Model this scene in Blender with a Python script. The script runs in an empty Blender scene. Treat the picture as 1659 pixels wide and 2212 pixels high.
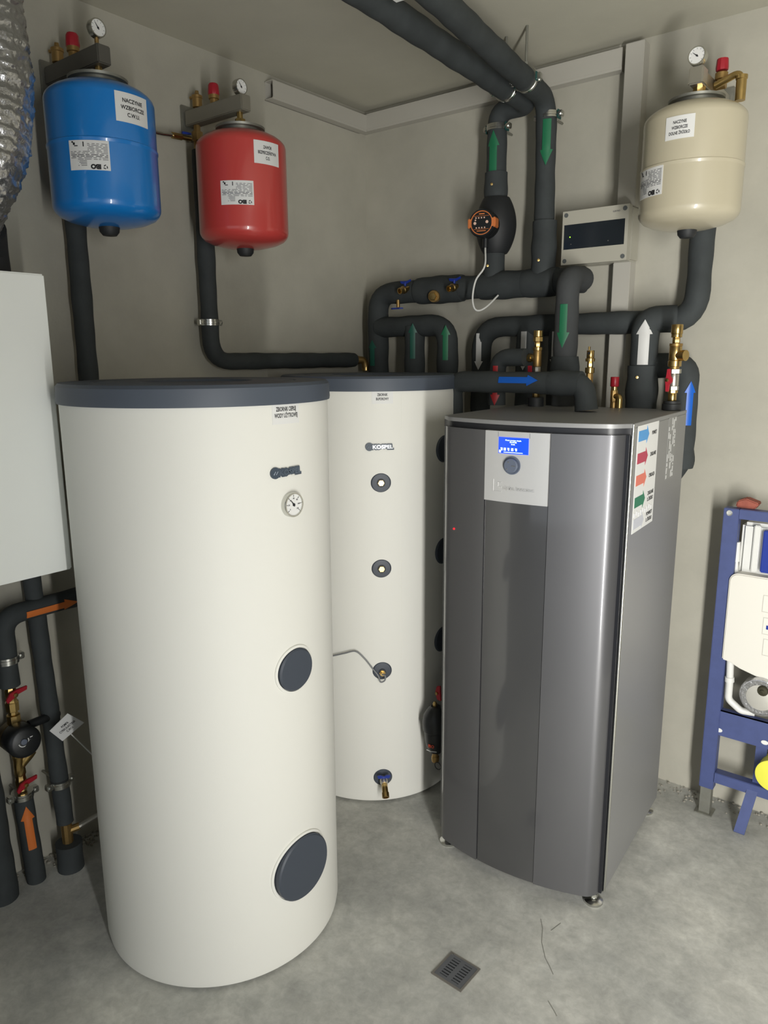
import bpy, bmesh, math, random
from mathutils import Vector, Matrix
random.seed(7)
S = bpy.context.scene
COL = S.collection
PI = math.pi

# ------------------------------------------------------------------ camera
W, H, FPX = 1659, 2212, 1599.0
YAW, PITCH, ROLL = math.radians(38.21), math.radians(11.89), math.radians(-0.339)
CAM = Vector((0, 0, 1.7))
fw = Vector((-math.sin(YAW)*math.cos(PITCH), math.cos(YAW)*math.cos(PITCH), -math.sin(PITCH)))
r0 = Vector((math.cos(YAW), math.sin(YAW), 0)); u0 = r0.cross(fw)
rt = r0*math.cos(ROLL) + u0*math.sin(ROLL); up = u0*math.cos(ROLL) - r0*math.sin(ROLL)
cd = bpy.data.cameras.new('camera'); cam = bpy.data.objects.new('camera', cd); COL.objects.link(cam)
cam.matrix_world = Matrix(((rt.x, up.x, -fw.x, CAM.x), (rt.y, up.y, -fw.y, CAM.y), (rt.z, up.z, -fw.z, CAM.z), (0, 0, 0, 1)))
cd.sensor_fit = 'VERTICAL'; cd.sensor_height = 36; cd.lens = 36*FPX/H; cd.clip_start = .02
S.camera = cam
# ------------------------------------------------------------------ light
wd = bpy.data.worlds.new('world'); S.world = wd; wd.use_nodes = True
bg = wd.node_tree.nodes['Background']; bg.inputs[0].default_value = (.78, .88, 1, 1); bg.inputs[1].default_value = 2.6
def area(name, loc, rz, w, h, e, col):
    d = bpy.data.lights.new(name, 'AREA'); d.shape = 'RECTANGLE'; d.size = w; d.size_y = h; d.energy = e; d.color = col
    o = bpy.data.objects.new(name, d); o.location = loc; o.rotation_euler = (PI/2, 0, rz); COL.objects.link(o); return o
# narrow tall doorway gap on the right (main daylight) and an added soft, weak fill behind the camera, with no opening there
area('doorway_daylight', (.84, 0, 1.04), math.radians(-8), .28, 2.0, 138, (1, .985, .94))
area('added_soft_fill', (-.6, -1.75, 1.3), 0, 2.4, 1.8, 10, (.86, .93, 1))
S.view_settings.view_transform = 'Standard'; S.view_settings.look = 'None'
S.view_settings.exposure = 0.0; S.view_settings.gamma = 1; S.view_settings.use_curve_mapping = False

# ------------------------------------------------------------------ measuring: a photo point carried out to a known depth in the room
def ray(px, py): return fw + rt*((px-W/2)/FPX) + up*((H/2-py)/FPX)
def wx(px, py, x): d = ray(px, py); return CAM + d*(x/d.x)
def wy(px, py, y): d = ray(px, py); return CAM + d*(y/d.y)
def wz(px, py, z): d = ray(px, py); return CAM + d*((z-CAM.z)/d.z)
XL, YB, ZT = -2.34, 2.85, 2.79
V = Vector
EX, EY, EZ = V((1, 0, 0)), V((0, 1, 0)), V((0, 0, 1))

# ------------------------------------------------------------------ materials
def lin(c): 
    f = lambda v: v/12.92 if v <= .04045 else ((v+.055)/1.055)**2.4
    return tuple(f(v/255) for v in c) + (1,)
MATS = {}
def mat(name, rgb, rough=.5, metal=0, var=0, vscale=4, bump=0, bscale=60, emit=None, coat=0, spec=.5, rgb2=None):
    if name in MATS: return MATS[name]
    m = bpy.data.materials.new(name); m.use_nodes = True; nt = m.node_tree; p = nt.nodes['Principled BSDF']
    p.inputs['Roughness'].default_value = rough; p.inputs['Metallic'].default_value = metal
    p.inputs['Specular IOR Level'].default_value = spec
    p.inputs['Coat Weight'].default_value = coat; p.inputs['Coat Roughness'].default_value = .08
    base = lin(rgb); p.inputs['Base Color'].default_value = base
    tc = nt.nodes.new('ShaderNodeTexCoord')
    if var or rgb2:
        n = nt.nodes.new('ShaderNodeTexNoise'); n.inputs['Scale'].default_value = vscale; n.inputs['Detail'].default_value = 7
        n.inputs['Roughness'].default_value = .6
        nt.links.new(tc.outputs['Object'], n.inputs['Vector'])
        cr = nt.nodes.new('ShaderNodeValToRGB'); cr.color_ramp.elements[0].position = .3; cr.color_ramp.elements[1].position = .72
        if rgb2: a, b = lin(rgb2), base
        else: a = tuple(c*(1-var) for c in base[:3])+(1,); b = tuple(min(1, c*(1+var)) for c in base[:3])+(1,)
        cr.color_ramp.elements[0].color = a; cr.color_ramp.elements[1].color = b
        nt.links.new(n.outputs['Fac'], cr.inputs['Fac']); nt.links.new(cr.outputs['Color'], p.inputs['Base Color'])
    if bump:
        n2 = nt.nodes.new('ShaderNodeTexNoise'); n2.inputs['Scale'].default_value = bscale; n2.inputs['Detail'].default_value = 4
        nt.links.new(tc.outputs['Object'], n2.inputs['Vector'])
        bp = nt.nodes.new('ShaderNodeBump'); bp.inputs['Strength'].default_value = bump; bp.inputs['Distance'].default_value = .004
        nt.links.new(n2.outputs['Fac'], bp.inputs['Height']); nt.links.new(bp.outputs['Normal'], p.inputs['Normal'])
    if emit:
        p.inputs['Emission Color'].default_value = lin(rgb); p.inputs['Emission Strength'].default_value = emit
    MATS[name] = m; return m
PLASTER = mat('grey_plaster', (173, 170, 158), .95, var=.15, vscale=1.8, bump=.12, bscale=90, spec=.2)
DARKW = mat('darkened_room_plaster', (92, 90, 84), .95, var=.1, vscale=2)  # unseen walls coloured darker so they bounce less light
CEIL = mat('ceiling_plaster', (188, 185, 170), .95, var=.09, vscale=1.6, bump=.1, bscale=70, spec=.2)
CONCRETE = mat('concrete_floor', (212, 211, 203), .75, rgb2=(164, 165, 161), vscale=2.6, bump=.12, bscale=45, spec=.3)
nt = CONCRETE.node_tree; pb = nt.nodes['Principled BSDF']; src = pb.inputs['Base Color'].links[0].from_socket
tcn = nt.nodes.new('ShaderNodeTexCoord'); fac = src
for sc_, lo_, hi_, p0, p1 in ((11, .86, 1.08, .35, .65), (46, .90, 1.07, .35, .65), (1.3, .82, 1.08, .38, .62)):
    nn_ = nt.nodes.new('ShaderNodeTexNoise'); nn_.inputs['Scale'].default_value = sc_; nn_.inputs['Detail'].default_value = 9; nn_.inputs['Roughness'].default_value = .65
    nn_.inputs['Distortion'].default_value = .6
    nt.links.new(tcn.outputs['Object'], nn_.inputs['Vector'])
    mr = nt.nodes.new('ShaderNodeMapRange'); mr.inputs['From Min'].default_value = p0; mr.inputs['From Max'].default_value = p1; mr.inputs['To Min'].default_value = lo_; mr.inputs['To Max'].default_value = hi_
    nt.links.new(nn_.outputs['Fac'], mr.inputs['Value'])
    vm = nt.nodes.new('ShaderNodeVectorMath'); vm.operation = 'SCALE'
    nt.links.new(fac, vm.inputs[0]); nt.links.new(mr.outputs['Result'], vm.inputs['Scale']); fac = vm.outputs['Vector']
nt.links.new(fac, pb.inputs['Base Color'])
TANKW = mat('white_tank_foil', (222, 221, 214), .62, bump=.03, bscale=300)
SLATE = mat('slate_grey_plastic', (72, 79, 90), .55)
SLATED = mat('dark_slate_plastic', (62, 68, 78), .5)
FOAM = mat('black_foam_insulation', (58, 62, 63), .78, var=.18, vscale=9, bump=.35, bscale=26, spec=.3)
FOAMG = mat('dark_grey_foam_insulation', (66, 68, 69), .8, var=.12, vscale=9, bump=.35, bscale=26, spec=.3)
RUBBER = mat('black_rubber', (32, 34, 36), .6)
BLUE = mat('blue_enamel', (18, 118, 196), .32, coat=.6, spec=.5)
RED = mat('red_enamel', (186, 64, 60), .32, coat=.6)
CREAM = mat('cream_enamel', (184, 176, 153), .35, coat=.5)
BRASS = mat('brass', (190, 162, 106), .3, metal=1, var=.1, vscale=40)
BRASSD = mat('dull_brass', (170, 140, 90), .45, metal=.9, var=.12, vscale=40)
CHROME = mat('zinc_plated_steel', (205, 205, 200), .25, metal=1)
NICKEL = mat('nickel_plate', (190, 186, 176), .35, metal=.9)
GALV = mat('galvanised_steel', (150, 150, 142), .5, metal=.8, var=.1, vscale=30)
BRACKET = mat('grey_cast_bracket', (132, 128, 116), .55, metal=.3)
PAPER = mat('white_label_paper', (218, 218, 216), .6)
PAPERG = mat('clear_label_film', (196, 196, 198), .35)
INK = mat('black_ink', (28, 28, 32), .7)
INKG = mat('grey_ink', (96, 96, 100), .7)
WPLAST = mat('white_plastic', (214, 214, 210), .45)
WPVC = mat('white_trunking_plastic', (180, 177, 168), .45)
GPLAST = mat('light_grey_plastic', (176, 173, 160), .45)
SMOKE = mat('smoked_window', (28, 34, 40), .18, coat=.4)
WHITEM = mat('white_enamel_cabinet', (238, 240, 236), .4)
STEEL = mat('silver_metallic_front', (106, 106, 109), .44, metal=.7, coat=.8)
STEELC = mat('silver_control_panel', (205, 205, 205), .42, metal=.45, bump=.02, bscale=700)
STEELG = mat('glossy_centre_strip', (96, 96, 98), .34, metal=.7, coat=1)
CASING = mat('grey_metallic_casing', (142, 142, 142), .45, metal=.35, bump=.02, bscale=600)
DARKBAND = mat('painted_gap_shade', (30, 31, 36), .35)  # near-black colour painted for the shade in the cabinet gaps
LCD = mat('blue_lcd', (18, 56, 250), .2, emit=1.8)
LCDW = mat('lcd_white', (190, 215, 255), .3, emit=2.2)
KNOBM = mat('blue_grey_knob', (92, 100, 116), .4)
GREEN = mat('green_tape', (28, 108, 72), .5)
WTAPE = mat('white_tape', (200, 200, 198), .5)
BTAPE = mat('blue_tape', (20, 92, 190), .4)
RTAPE = mat('red_tape', (160, 30, 34), .5)
OTAPE = mat('orange_tape', (206, 112, 50), .45)
PRB = mat('printed_blue', (82, 150, 208), .6); PRR = mat('printed_crimson', (176, 62, 84), .6)
PRO = mat('printed_coral', (214, 118, 100), .6); PRG = mat('printed_green', (44, 116, 86), .6)
PRW = mat('printed_pale_grey', (190, 192, 200), .6)
REDP = mat('red_plastic', (156, 24, 40), .4)
BLUEP = mat('blue_handle', (24, 50, 140), .4)
ORANGE = mat('orange_plastic', (206, 120, 66), .4)
BLK = mat('black_plastic', (24, 26, 28), .4)
DIALW = mat('gauge_dial', (222, 222, 220), .4)
FRAMEB = mat('blue_powder_coat', (68, 79, 124), .45, var=.08, vscale=30)
YELLOW = mat('yellow_cap', (225, 222, 80), .45)
FOIL = mat('crinkled_foil', (196, 196, 198), .28, metal=.95, bump=.8, bscale=70)
BRICK = mat('red_brick', (150, 84, 70), .9, var=.2, vscale=30, bump=.5)
CRUMB = mat('mortar', (150, 146, 136), .95, var=.2, vscale=30)
SILICON = mat('grey_cable', (120, 122, 124), .5)
GRATE = mat('grey_grate', (104, 106, 110), .45, metal=.4)
HOLE = mat('painted_void_shade', (16, 17, 18), .9)  # near-black painted for the shade inside openings
LEDG = mat('green_led', (140, 220, 40), .3, emit=3)
LEDR = mat('red_led', (240, 20, 30), .3, emit=3)
REDTXT = mat('orange_red_print', (230, 80, 50), .5)
BADGE = mat('badge_grey', (92, 104, 118), .35, metal=.4)

# ------------------------------------------------------------------ mesh builder
class B:
    def __init__(s): s.v = []; s.f = []
    def add(s, vs, fs):
        n = len(s.v); s.v += [V(v) for v in vs]; s.f += [tuple(i+n for i in f) for f in fs]; return s
    def box(s, c, size, ax=(EX, EY, EZ)):
        c = V(c); h = [d/2 for d in size]; vs = []
        for i in (-1, 1):
            for j in (-1, 1):
                for k in (-1, 1): vs.append(c + ax[0]*(i*h[0]) + ax[1]*(j*h[1]) + ax[2]*(k*h[2]))
        return s.add(vs, [(0, 1, 3, 2), (4, 6, 7, 5), (0, 4, 5, 1), (2, 3, 7, 6), (0, 2, 6, 4), (1, 5, 7, 3)])
    def bx(s, x0, x1, y0, y1, z0, z1):
        return s.box(((x0+x1)/2, (y0+y1)/2, (z0+z1)/2), (x1-x0, y1-y0, z1-z0))
    def rings(s, rings, close=True, caps=True):
        n = len(rings[0]); vs = [p for r in rings for p in r]; fs = []
        for i in range(len(rings)-1):
            for j in range(n if close else n-1):
                k = (j+1) % n; fs.append((i*n+j, i*n+k, (i+1)*n+k, (i+1)*n+j))
        if caps: fs.append(tuple(range(n))[::-1]); fs.append(tuple((len(rings)-1)*n+j for j in range(n)))
        return s.add(vs, fs)
    def lathe(s, prof, o=(0, 0, 0), ax=EZ, seg=32, rot=0):
        o = V(o); ax = V(ax).normalized(); u, w = frame(ax); rs = []
        for r, h in prof:
            r = max(r, 1e-5); rs.append([o + ax*h + (u*math.cos(2*PI*j/seg+rot) + w*math.sin(2*PI*j/seg+rot))*r for j in range(seg)])
        return s.rings(rs)
    def cyl(s, a, b, r, seg=20, r2=None):
        a, b = V(a), V(b); return s.lathe([(r, 0), (r if r2 is None else r2, (b-a).length)], a, b-a, seg)
    def tube(s, pts, r, fil=.06, seg=20, step=.02, rad=None, rj=None):
        P = fillet([V(p) for p in pts], fil); P = [P[0]]+[b for a, b in zip(P, P[1:]) if (b-a).length > 1e-5]
        Q = [P[0]]
        for a, b in zip(P, P[1:]):
            n = max(1, int((b-a).length/step)); Q += [a.lerp(b, (i+1)/n) for i in range(n)]
        t = (Q[1]-Q[0]).normalized(); u, w = frame(t); rs = []; L = 0
        for i, q in enumerate(Q):
            if 0 < i < len(Q)-1: tn = (Q[i+1]-Q[i-1]).normalized()
            elif i == 0: tn = t
            else: tn = (Q[i]-Q[i-1]).normalized()
            u = (u - tn*u.dot(tn)).normalized(); w = tn.cross(u)
            if i: L += (Q[i]-Q[i-1]).length
            rr = rad(L) if rad else r
            rs.append([q + (u*math.cos(2*PI*j/seg)+w*math.sin(2*PI*j/seg))*(rr*(rj(L, j) if rj else 1)) for j in range(seg)])
        return s.rings(rs)
    def prism(s, poly, o, u, v, d):
        o = V(o); n = len(poly); d = V(d)
        a = [o+u*p[0]+v*p[1] for p in poly]; b = [p+d for p in a]
        return s.add(a+b, [tuple(range(n))[::-1], tuple(range(n, 2*n))] + [(i, (i+1) % n, n+(i+1) % n, n+i) for i in range(n)])
    def grid(s, fn, us, hw, w0, w1, nu=6):
        """closed slab: for each v in us, u runs over hw(v)=(a,b); fn(u,v,w)"""
        rs = []
        for v in us:
            a, b = hw(v); top = [fn(a+(b-a)*i/nu, v, w1) for i in range(nu+1)]; bot = [fn(a+(b-a)*i/nu, v, w0) for i in range(nu, -1, -1)]
            rs.append(top+bot)
        return s.rings(rs)
def frame(ax):
    ax = V(ax).normalized(); u = ax.cross(EZ) if abs(ax.z) < .9 else ax.cross(EX)
    u.normalize(); return u, ax.cross(u)
def fillet(P, R, n=7):
    out = [P[0]]
    for i in range(1, len(P)-1):
        a, b, c = P[i-1], P[i], P[i+1]; d1 = (a-b); d2 = (c-b); l1, l2 = d1.length, d2.length; d1.normalize(); d2.normalize()
        ang = d1.angle(d2)
        if ang > 3.0: out.append(b); continue
        t = min(R/math.tan(ang/2), l1*.49, l2*.49)
        p, q = b+d1*t, b+d2*t
        for k in range(n+1):
            s = k/n; out.append(p*(1-s)**2 + b*2*s*(1-s) + q*s*s)
    out.append(P[-1]); return out
def obj(name, b, m, parent=None, bevel=0, sharp=35, origin=None):
    me = bpy.data.meshes.new(name); o = bpy.data.objects.new(name, me); COL.objects.link(o)
    if parent is not None: off = WORLD[parent.name]
    elif origin is not None: off = V(origin)
    else:
        xs = [v.x for v in b.v]; ys = [v.y for v in b.v]; zs = [v.z for v in b.v]
        off = V(((min(xs)+max(xs))/2, (min(ys)+max(ys))/2, min(zs)))
    me.from_pydata([v-off for v in b.v], [], b.f)
    bm = bmesh.new(); bm.from_mesh(me); bmesh.ops.recalc_face_normals(bm, faces=bm.faces)
    if bevel: bmesh.ops.bevel(bm, geom=[e for e in bm.edges if e.calc_face_angle(0) > .7], offset=bevel, segments=2, affect='EDGES', clamp_overlap=True)
    bm.to_mesh(me); bm.free()
    for p in me.polygons: p.use_smooth = True
    me.set_sharp_from_angle(angle=math.radians(sharp))
    me.materials.append(m)
    WORLD[o.name] = off
    if parent is not None: o.parent = parent; o.location = off-WORLD[parent.name]
    else: o.location = off
    return o
WORLD = {}
def tag(o, label, cat, group=None):
    o['label'] = label; o['category'] = cat
    if group: o['group'] = group
    return o
def thing(name, label, cat, loc, group=None):
    o = bpy.data.objects.new(name, None); COL.objects.link(o); o.location = V(loc); o.empty_display_size = .05
    WORLD[o.name] = V(loc); return tag(o, label, cat, group)
def struct(name, b, m, origin=None):
    o = obj(name, b, m, origin=origin); o['kind'] = 'structure'; return o
# surfaces to put stickers on: (u right, v up, w out) -> world
def cylmap(c, r, ang, z):
    def f(u, v, w):
        a = math.radians(ang) + u/r; return V((c[0]+math.sin(a)*(r+w), c[1]-math.cos(a)*(r+w), z+v))
    return f
def planemap(o, u, v, n):
    o, u, v, n = V(o), V(u).normalized(), V(v).normalized(), V(n).normalized()
    return lambda a, b, c: o+u*a+v*b+n*c
def pipemap(o, ax, n, r):
    o, ax, n = V(o), V(ax).normalized(), V(n); n = (n-ax*n.dot(ax)).normalized(); U = ax.cross(n)
    return lambda u, v, w: o + ax*v + (n*math.cos(u/r) + U*math.sin(u/r))*(r+w)
def text_geo(body, bold=.028):
    cu = bpy.data.curves.new('t', 'FONT'); cu.body = body; cu.size = 1; cu.align_x = 'CENTER'; cu.resolution_u = 3; cu.offset = bold
    o = bpy.data.objects.new('t', cu); COL.objects.link(o)
    dg = bpy.context.evaluated_depsgraph_get(); me = bpy.data.meshes.new_from_object(o.evaluated_get(dg))
    vs = [v.co.copy() for v in me.vertices]; fs = [tuple(p.vertices) for p in me.polygons]
    bpy.data.objects.remove(o); bpy.data.curves.remove(cu); bpy.data.meshes.remove(me); return vs, fs
def letters(name, lines, fn, m, parent, width, h, lead=1.55, w=.0016, flip=False, each=False, bold=.028):
    """lines of capitals, centred; width = widest line, h = capital height"""
    geo = [text_geo(t, bold) for t in lines]; wid = [max(v.x for v in g[0])-min(v.x for v in g[0]) for g in geo]; mx = max(wid)
    b = B(); n = len(lines)
    for i, (vs, fs) in enumerate(geo):
        sx = width/(wid[i] if each else mx); sy = h/.72; y0 = ((n-1)/2-i)*h*lead - h/2
        cx = (max(v.x for v in vs)+min(v.x for v in vs))/2; k = -1 if flip else 1
        b.add([fn(k*(v.x-cx)*sx, k*(y0+v.y*sy), w) for v in vs], fs)
    return obj(name, b, m, parent, sharp=180)
def lines_print(name, fn, rows, m, parent, w=.0016):
    b = B()
    for (a, c, v, h) in rows:
        b.grid(fn, [v, v+h], lambda _: (a, c), w-.0004, w, 2)
    return obj(name, b, m, parent)
def arrow(name, fn, L, wb, wh, hl, m, parent, label=None, w=.002, nock=0):
    vs = [0, L*.25, L*.5, L-hl-.0005, L-hl, L-hl*.5, L-.0004]
    def hw(v):
        if v < L-hl-.0002: return (-wb/2, wb/2)
        t = (L-v)/hl*wh/2; return (-t, t)
    o = obj(name, B().grid(fn, vs, hw, -.001, w, 6), m, parent)
    if label: o['label'] = label
    return o
def toward(p, off=0):
    d = CAM-V(p); d.z = 0; d.normalize(); a = math.radians(off)
    return V((d.x*math.cos(a)-d.y*math.sin(a), d.x*math.sin(a)+d.y*math.cos(a), 0))

# ================================================================== room
XR, YF = 1.02, -1.85
struct('floor', B().bx(XL-.1, XR+1.2, YF-.1, YB+.1, -.1, 0), CONCRETE, origin=(0, 0, 0))
struct('ceiling', B().bx(XL-.1, XR+.1, YF-.1, YB+.1, ZT, ZT+.1), CEIL, origin=(0, 0, ZT))
struct('wall_left', B().bx(XL-.1, XL, YF-.1, YB+.1, 0, ZT), PLASTER, origin=(XL, 0, 0))
struct('wall_back', B().bx(XL, XR+.1, YB, YB+.1, 0, ZT), PLASTER, origin=(0, YB, 0))
struct('wall_front', B().bx(XL, XR+.1, YF-.1, YF, 0, ZT), DARKW, origin=(0, YF, 0))
b = B().bx(XR, XR+.1, YF, -.24, 0, ZT).bx(XR, XR+.1, .24, YB, 0, ZT).bx(XR, XR+.1, -.24, .24, 2.06, ZT)
struct('wall_right', b, DARKW, origin=(XR, 0, 0))
# hairline cracks in the screed
b = B()
for pl in ([(1168, 1985), (1172, 2005), (1170, 2035), (1178, 2070), (1186, 2085), (1195, 2105)], [(1190, 2010), (1211, 1994)], [(1184, 2162), (1196, 2182), (1203, 2195)]):
    P = [wz(x, y, 0) for x, y in pl]
    for a, c in zip(P, P[1:]):
        d = (c-a); n = V((-d.y, d.x, 0)).normalized()*.0010
        b.add([a-n, a+n, c+n, c-n, a-n+EZ*.0006, a+n+EZ*.0006, c+n+EZ*.0006, c-n+EZ*.0006], [(0, 1, 2, 3), (4, 7, 6, 5), (0, 4, 5, 1), (2, 6, 7, 3)])
struct('floor_crack', b, mat('crack_grey', (128, 127, 120), .9))

# ================================================================== hot water tank (left, large)
def port_cap(parent, name, c, r, ang, z, R, thick, m, rim=None):
    """round cover seated square to the tank axis at angle ang"""
    a = math.radians(ang); n = V((math.sin(a), -math.cos(a), 0)); o = V((c[0], c[1], z)) + n*(r-R*R/(2*r)-.002)
    k = R*R/(2*r)+.002
    cov = obj(name, B().lathe([(R*.98, 0), (R, .003), (R, k+thick-.004), (R-.004, k+thick), (R*.5, k+thick+.0015), (0, k+thick+.002)], o, n, 48), m, parent)
    if rim:
        pts = []
        b = B(); rs = []
        for j in range(64):
            t = 2*PI*j/64; ring = []
            for rr, w in ((R+.0015, -.004), (R+.0015, .005), (R+.008, .004), (R+.009, -.004)):
                u, v = rr*math.cos(t), rr*math.sin(t); ring.append(cylmap(c, r, ang, z)(r*math.asin(u/r), v, w))
            rs.append(ring)
        rs.append(rs[0]); b.rings(rs, caps=False); obj('cover_rim', b, rim, parent)
    return cov, o+n*(k+thick), n
def tank_body(parent, c, r, z1, lid_h, flat_seam=None):
    prof = [(r-.012, .006), (r-.003, .012), (r, .03), (r, z1-.02), (r, z1+.01), (r-.03, z1+.012), (0, z1+.012)]
    obj('body', B().lathe(prof, (c[0], c[1], 0), EZ, 128), TANKW, parent)
    obj('base_ring', B().lathe([(r-.03, 0), (r-.03, .012), (0, .012)], (c[0], c[1], 0), EZ, 64), RUBBER, parent)
    R = r+.006
    lid = obj('lid', B().lathe([(R, z1-.004), (R+.001, z1+.004), (R-.001, z1+lid_h-.008), (R-.008, z1+lid_h), (R-.09, z1+lid_h), (R-.095, z1+lid_h-.004),
        (R-.10, z1+lid_h), (.15, z1+lid_h), (.145, z1+lid_h-.006), (.10, z1+lid_h-.006), (0, z1+lid_h-.006)], (c[0], c[1], 0), EZ, 128), SLATE, parent)
    return lid
def badge(parent, c, r, ang, z, tone):
    fn = cylmap(c, r, ang, z); L = .098; hh = .0115
    bd = B().grid(fn, [-hh*.72, 0, hh*.72], lambda v: (-L/2+.02, L/2-.004), 0, .0036, 10)
    a = math.radians(ang)+(-L/2+.013)/r; n = V((math.sin(a), -math.cos(a), 0)); bd.lathe([(.0145, -.003), (.0145, .0042), (0, .0042)], V((c[0], c[1], z))+n*r, n, 28)
    bo = obj('brand_badge', bd, mat('badge_backing', (66, 76, 88), .4), parent)
    letters('badge_lettering', ['KOSPEL'], lambda u, v, w: fn(u+.011, v, w), tone, bo, .071, .0125, w=.0048)
    letters('badge_outline', ['KOSPEL'], lambda u, v, w: fn(u+.011, v, w), MATS['badge_backing'], bo, .0785, .0185, w=.0040, bold=.10)
    sw = B()
    for k, s in ((-1, .0062), (1, .0062)):
        pts = [n*(r+.005)+V((c[0], c[1], z))+V((n.y*-1, n.x, 0))*(k*.0035+.003*math.sin(t*2.2)*1)+EZ*(t*.008) for t in [i/6-.5 for i in range(7)]]
        sw.tube([p for p in pts], .0016, .002, 8, .004)
    obj('badge_emblem', sw, mat('emblem_pale', (150, 160, 172), .3, metal=.5), bo)
    return bo
C1, R1 = (-1.681, 1.308), .356
t1 = thing('hot_water_tank', 'large white hot water tank with thermometer, nearest and leftmost of the floor tanks', 'water tank', (C1[0], C1[1], 0))
tank_body(t1, C1, R1, 1.59, .047)
lb = obj('paper_label', B().grid(cylmap(C1, R1, 88, 1.562), [-.024, 0, .027], lambda v: (-.044, .044), 0, .0012, 8), PAPER, t1)
letters('label_lettering', ['ZBIORNIK CIEPŁEJ', 'WODY UŻYTKOWEJ'], cylmap(C1, R1, 88, 1.567), INK, lb, .076, .0105, 1.5)
badge(t1, C1, R1, 87, 1.419, BADGE)
# thermometer
a = math.radians(88.8); n = V((math.sin(a), -math.cos(a), 0)); o = V((C1[0], C1[1], 1.334))+n*(R1-.004); tside = V((-n.y, n.x, 0))
th = obj('thermometer', B().lathe([(.030, 0), (.032, .004), (.032, .016), (.031, .0185), (.0275, .0185), (.027, .015), (0, .015)], o, n, 40), CHROME, t1)
obj('thermometer_dial', B().lathe([(.0272, .0135), (.0272, .0156), (0, .0156)], o, n, 40), DIALW, th)
nd = B()
q = planemap(o+n*.0157, tside, EZ, n)
def hand(b, q, ang, L, wd=.0012, hub=.004):
    ca, sa = math.cos(ang), math.sin(ang); f = lambda x, y, z=0: q(ca*x-sa*y, sa*x+ca*y, z)
    b.grid(f, [-.3*L, 0, L], lambda v: (-wd*(1.6 if v < L else .4), wd*(1.6 if v < L else .4)), 0, .001, 2)
    b.lathe([(hub, -.0002), (hub, .0014), (0, .0014)], q(0, 0, 0), q(0, 0, 1)-q(0, 0, 0), 14)
hand(nd, q, math.radians(38), .017)
obj('needle', nd, INK, th)
tk = B()
for k in range(7):
    an = math.radians(-130+k*260/6); ca, sa = math.sin(an), math.cos(an)
    tk.box(q(ca*.023, sa*.023, .0003), (.0012, .0008, .005), (tside*sa-EZ*ca, n, tside*ca+EZ*sa))
obj('dial_ticks', tk, INK, th)
dl = B()
for k, tx in enumerate(['0', '20', '40', '60', '80', '100', '120']):
    an = math.radians(-130+k*260/6); vs, fs = text_geo(tx); cx = (max(v.x for v in vs)+min(v.x for v in vs))/2
    dl.add([q(math.sin(an)*.0165+(v.x-cx)*.0052, math.cos(an)*.0165+(v.y-.35)*.0052, .0004) for v in vs], fs)
obj('dial_numbers', dl, INK, th, sharp=180)
port_cap(t1, 'inspection_cover', C1, R1, 88.2, .888, .058, .010, SLATED, TANKW)
port_cap(t1, 'flange_cover', C1, R1, 88.5, .293, .094, .012, SLATED, TANKW)

# ================================================================== buffer tank
C2, R2 = (-1.846, 2.265), .342
t2 = thing('buffer_tank', 'white buffer tank with four round dark ports, between large tank and heat pump', 'water tank', (C2[0], C2[1], 0))
tank_body(t2, C2, R2, 1.585, .047)
obj('foil_seam', B().grid(cylmap(C2, R2, 57.5, .8), [-.77, 0, .77], lambda v: (-.0015, .0015), -.001, .0009, 2), TANKW, t2)
lb = obj('paper_label', B().grid(cylmap(C2, R2, 46, 1.559), [-.02, 0, .022], lambda v: (-.037, .037), 0, .0012, 8), PAPER, t2)
letters('label_lettering', ['ZBIORNIK', 'BUFOROWY'], cylmap(C2, R2, 46, 1.563), INK, lb, .044, .009, 1.6)
badge(t2, C2, R2, 44.2, 1.39, mat('badge_white', (235, 238, 240), .3, metal=.2))
for i, z in enumerate((1.262, .947, .551, .112)):
    ro, oo, n = port_cap(t2, 'port_rosette', C2, R2, 44.8, z, .036, .002, SLATED)
    if i < 2:
        obj('port_socket', B().lathe([(.0155, -.002), (.0155, .003), (.0125, .003), (.0125, .0005)], oo, n, 24), RUBBER, ro)
        obj('hex_plug', B().lathe([(.0125, -.002), (.0125, .006), (.011, .008), (0, .008)], oo, n, 6), BRASS, ro)
    elif i == 2:
        obj('port_socket', B().lathe([(.014, -.002), (.014, .004), (.011, .004), (.011, .001)], oo+EZ*-.004, n, 24), RUBBER, ro)
        obj('sensor_gland', B().lathe([(.0115, -.002), (.0115, .008), (.008, .008), (.008, .018), (.005, .018)], oo+EZ*-.006, n, 6), BRASS, ro)
    else:
        dn = n; side = V((-n.y, n.x, 0))
        dv = obj('drain_valve', B().lathe([(.011, -.004), (.011, .012), (.014, .012), (.015, .02), (.015, .035), (.012, .04), (.012, .05)], oo, n, 24), NICKEL, t2)
        obj('spout', B().tube([oo+n*.04, oo+n*.062-EZ*.006, oo+n*.085-EZ*.02], .0115, .02, 18, .006).lathe([(.0135, 0), (.0135, .018), (.010, .018), (.010, .006), (0, .006)], oo+n*.078-EZ*.016, (n*.75-EZ*.6).normalized(), 24), BRASS, dv)
        hd = obj('handle', B().prism([(-.026, .007), (-.02, -.004), (-.006, -.003), (.006, -.003), (.02, -.004), (.026, .007), (.012, .009), (0, .004), (-.012, .009)], oo+n*.026+EZ*.018, side, V((0, 0, 1)), n*.007)
                 .cyl(oo+n*.028, oo+n*.028+EZ*.02, .005, 12), BLUEP, dv, bevel=.001)
for z in (1.365, .977, .623):
    port_cap(t2, 'side_port_rosette', C2, R2, 91, z, .05, .004, SLATED)

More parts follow.
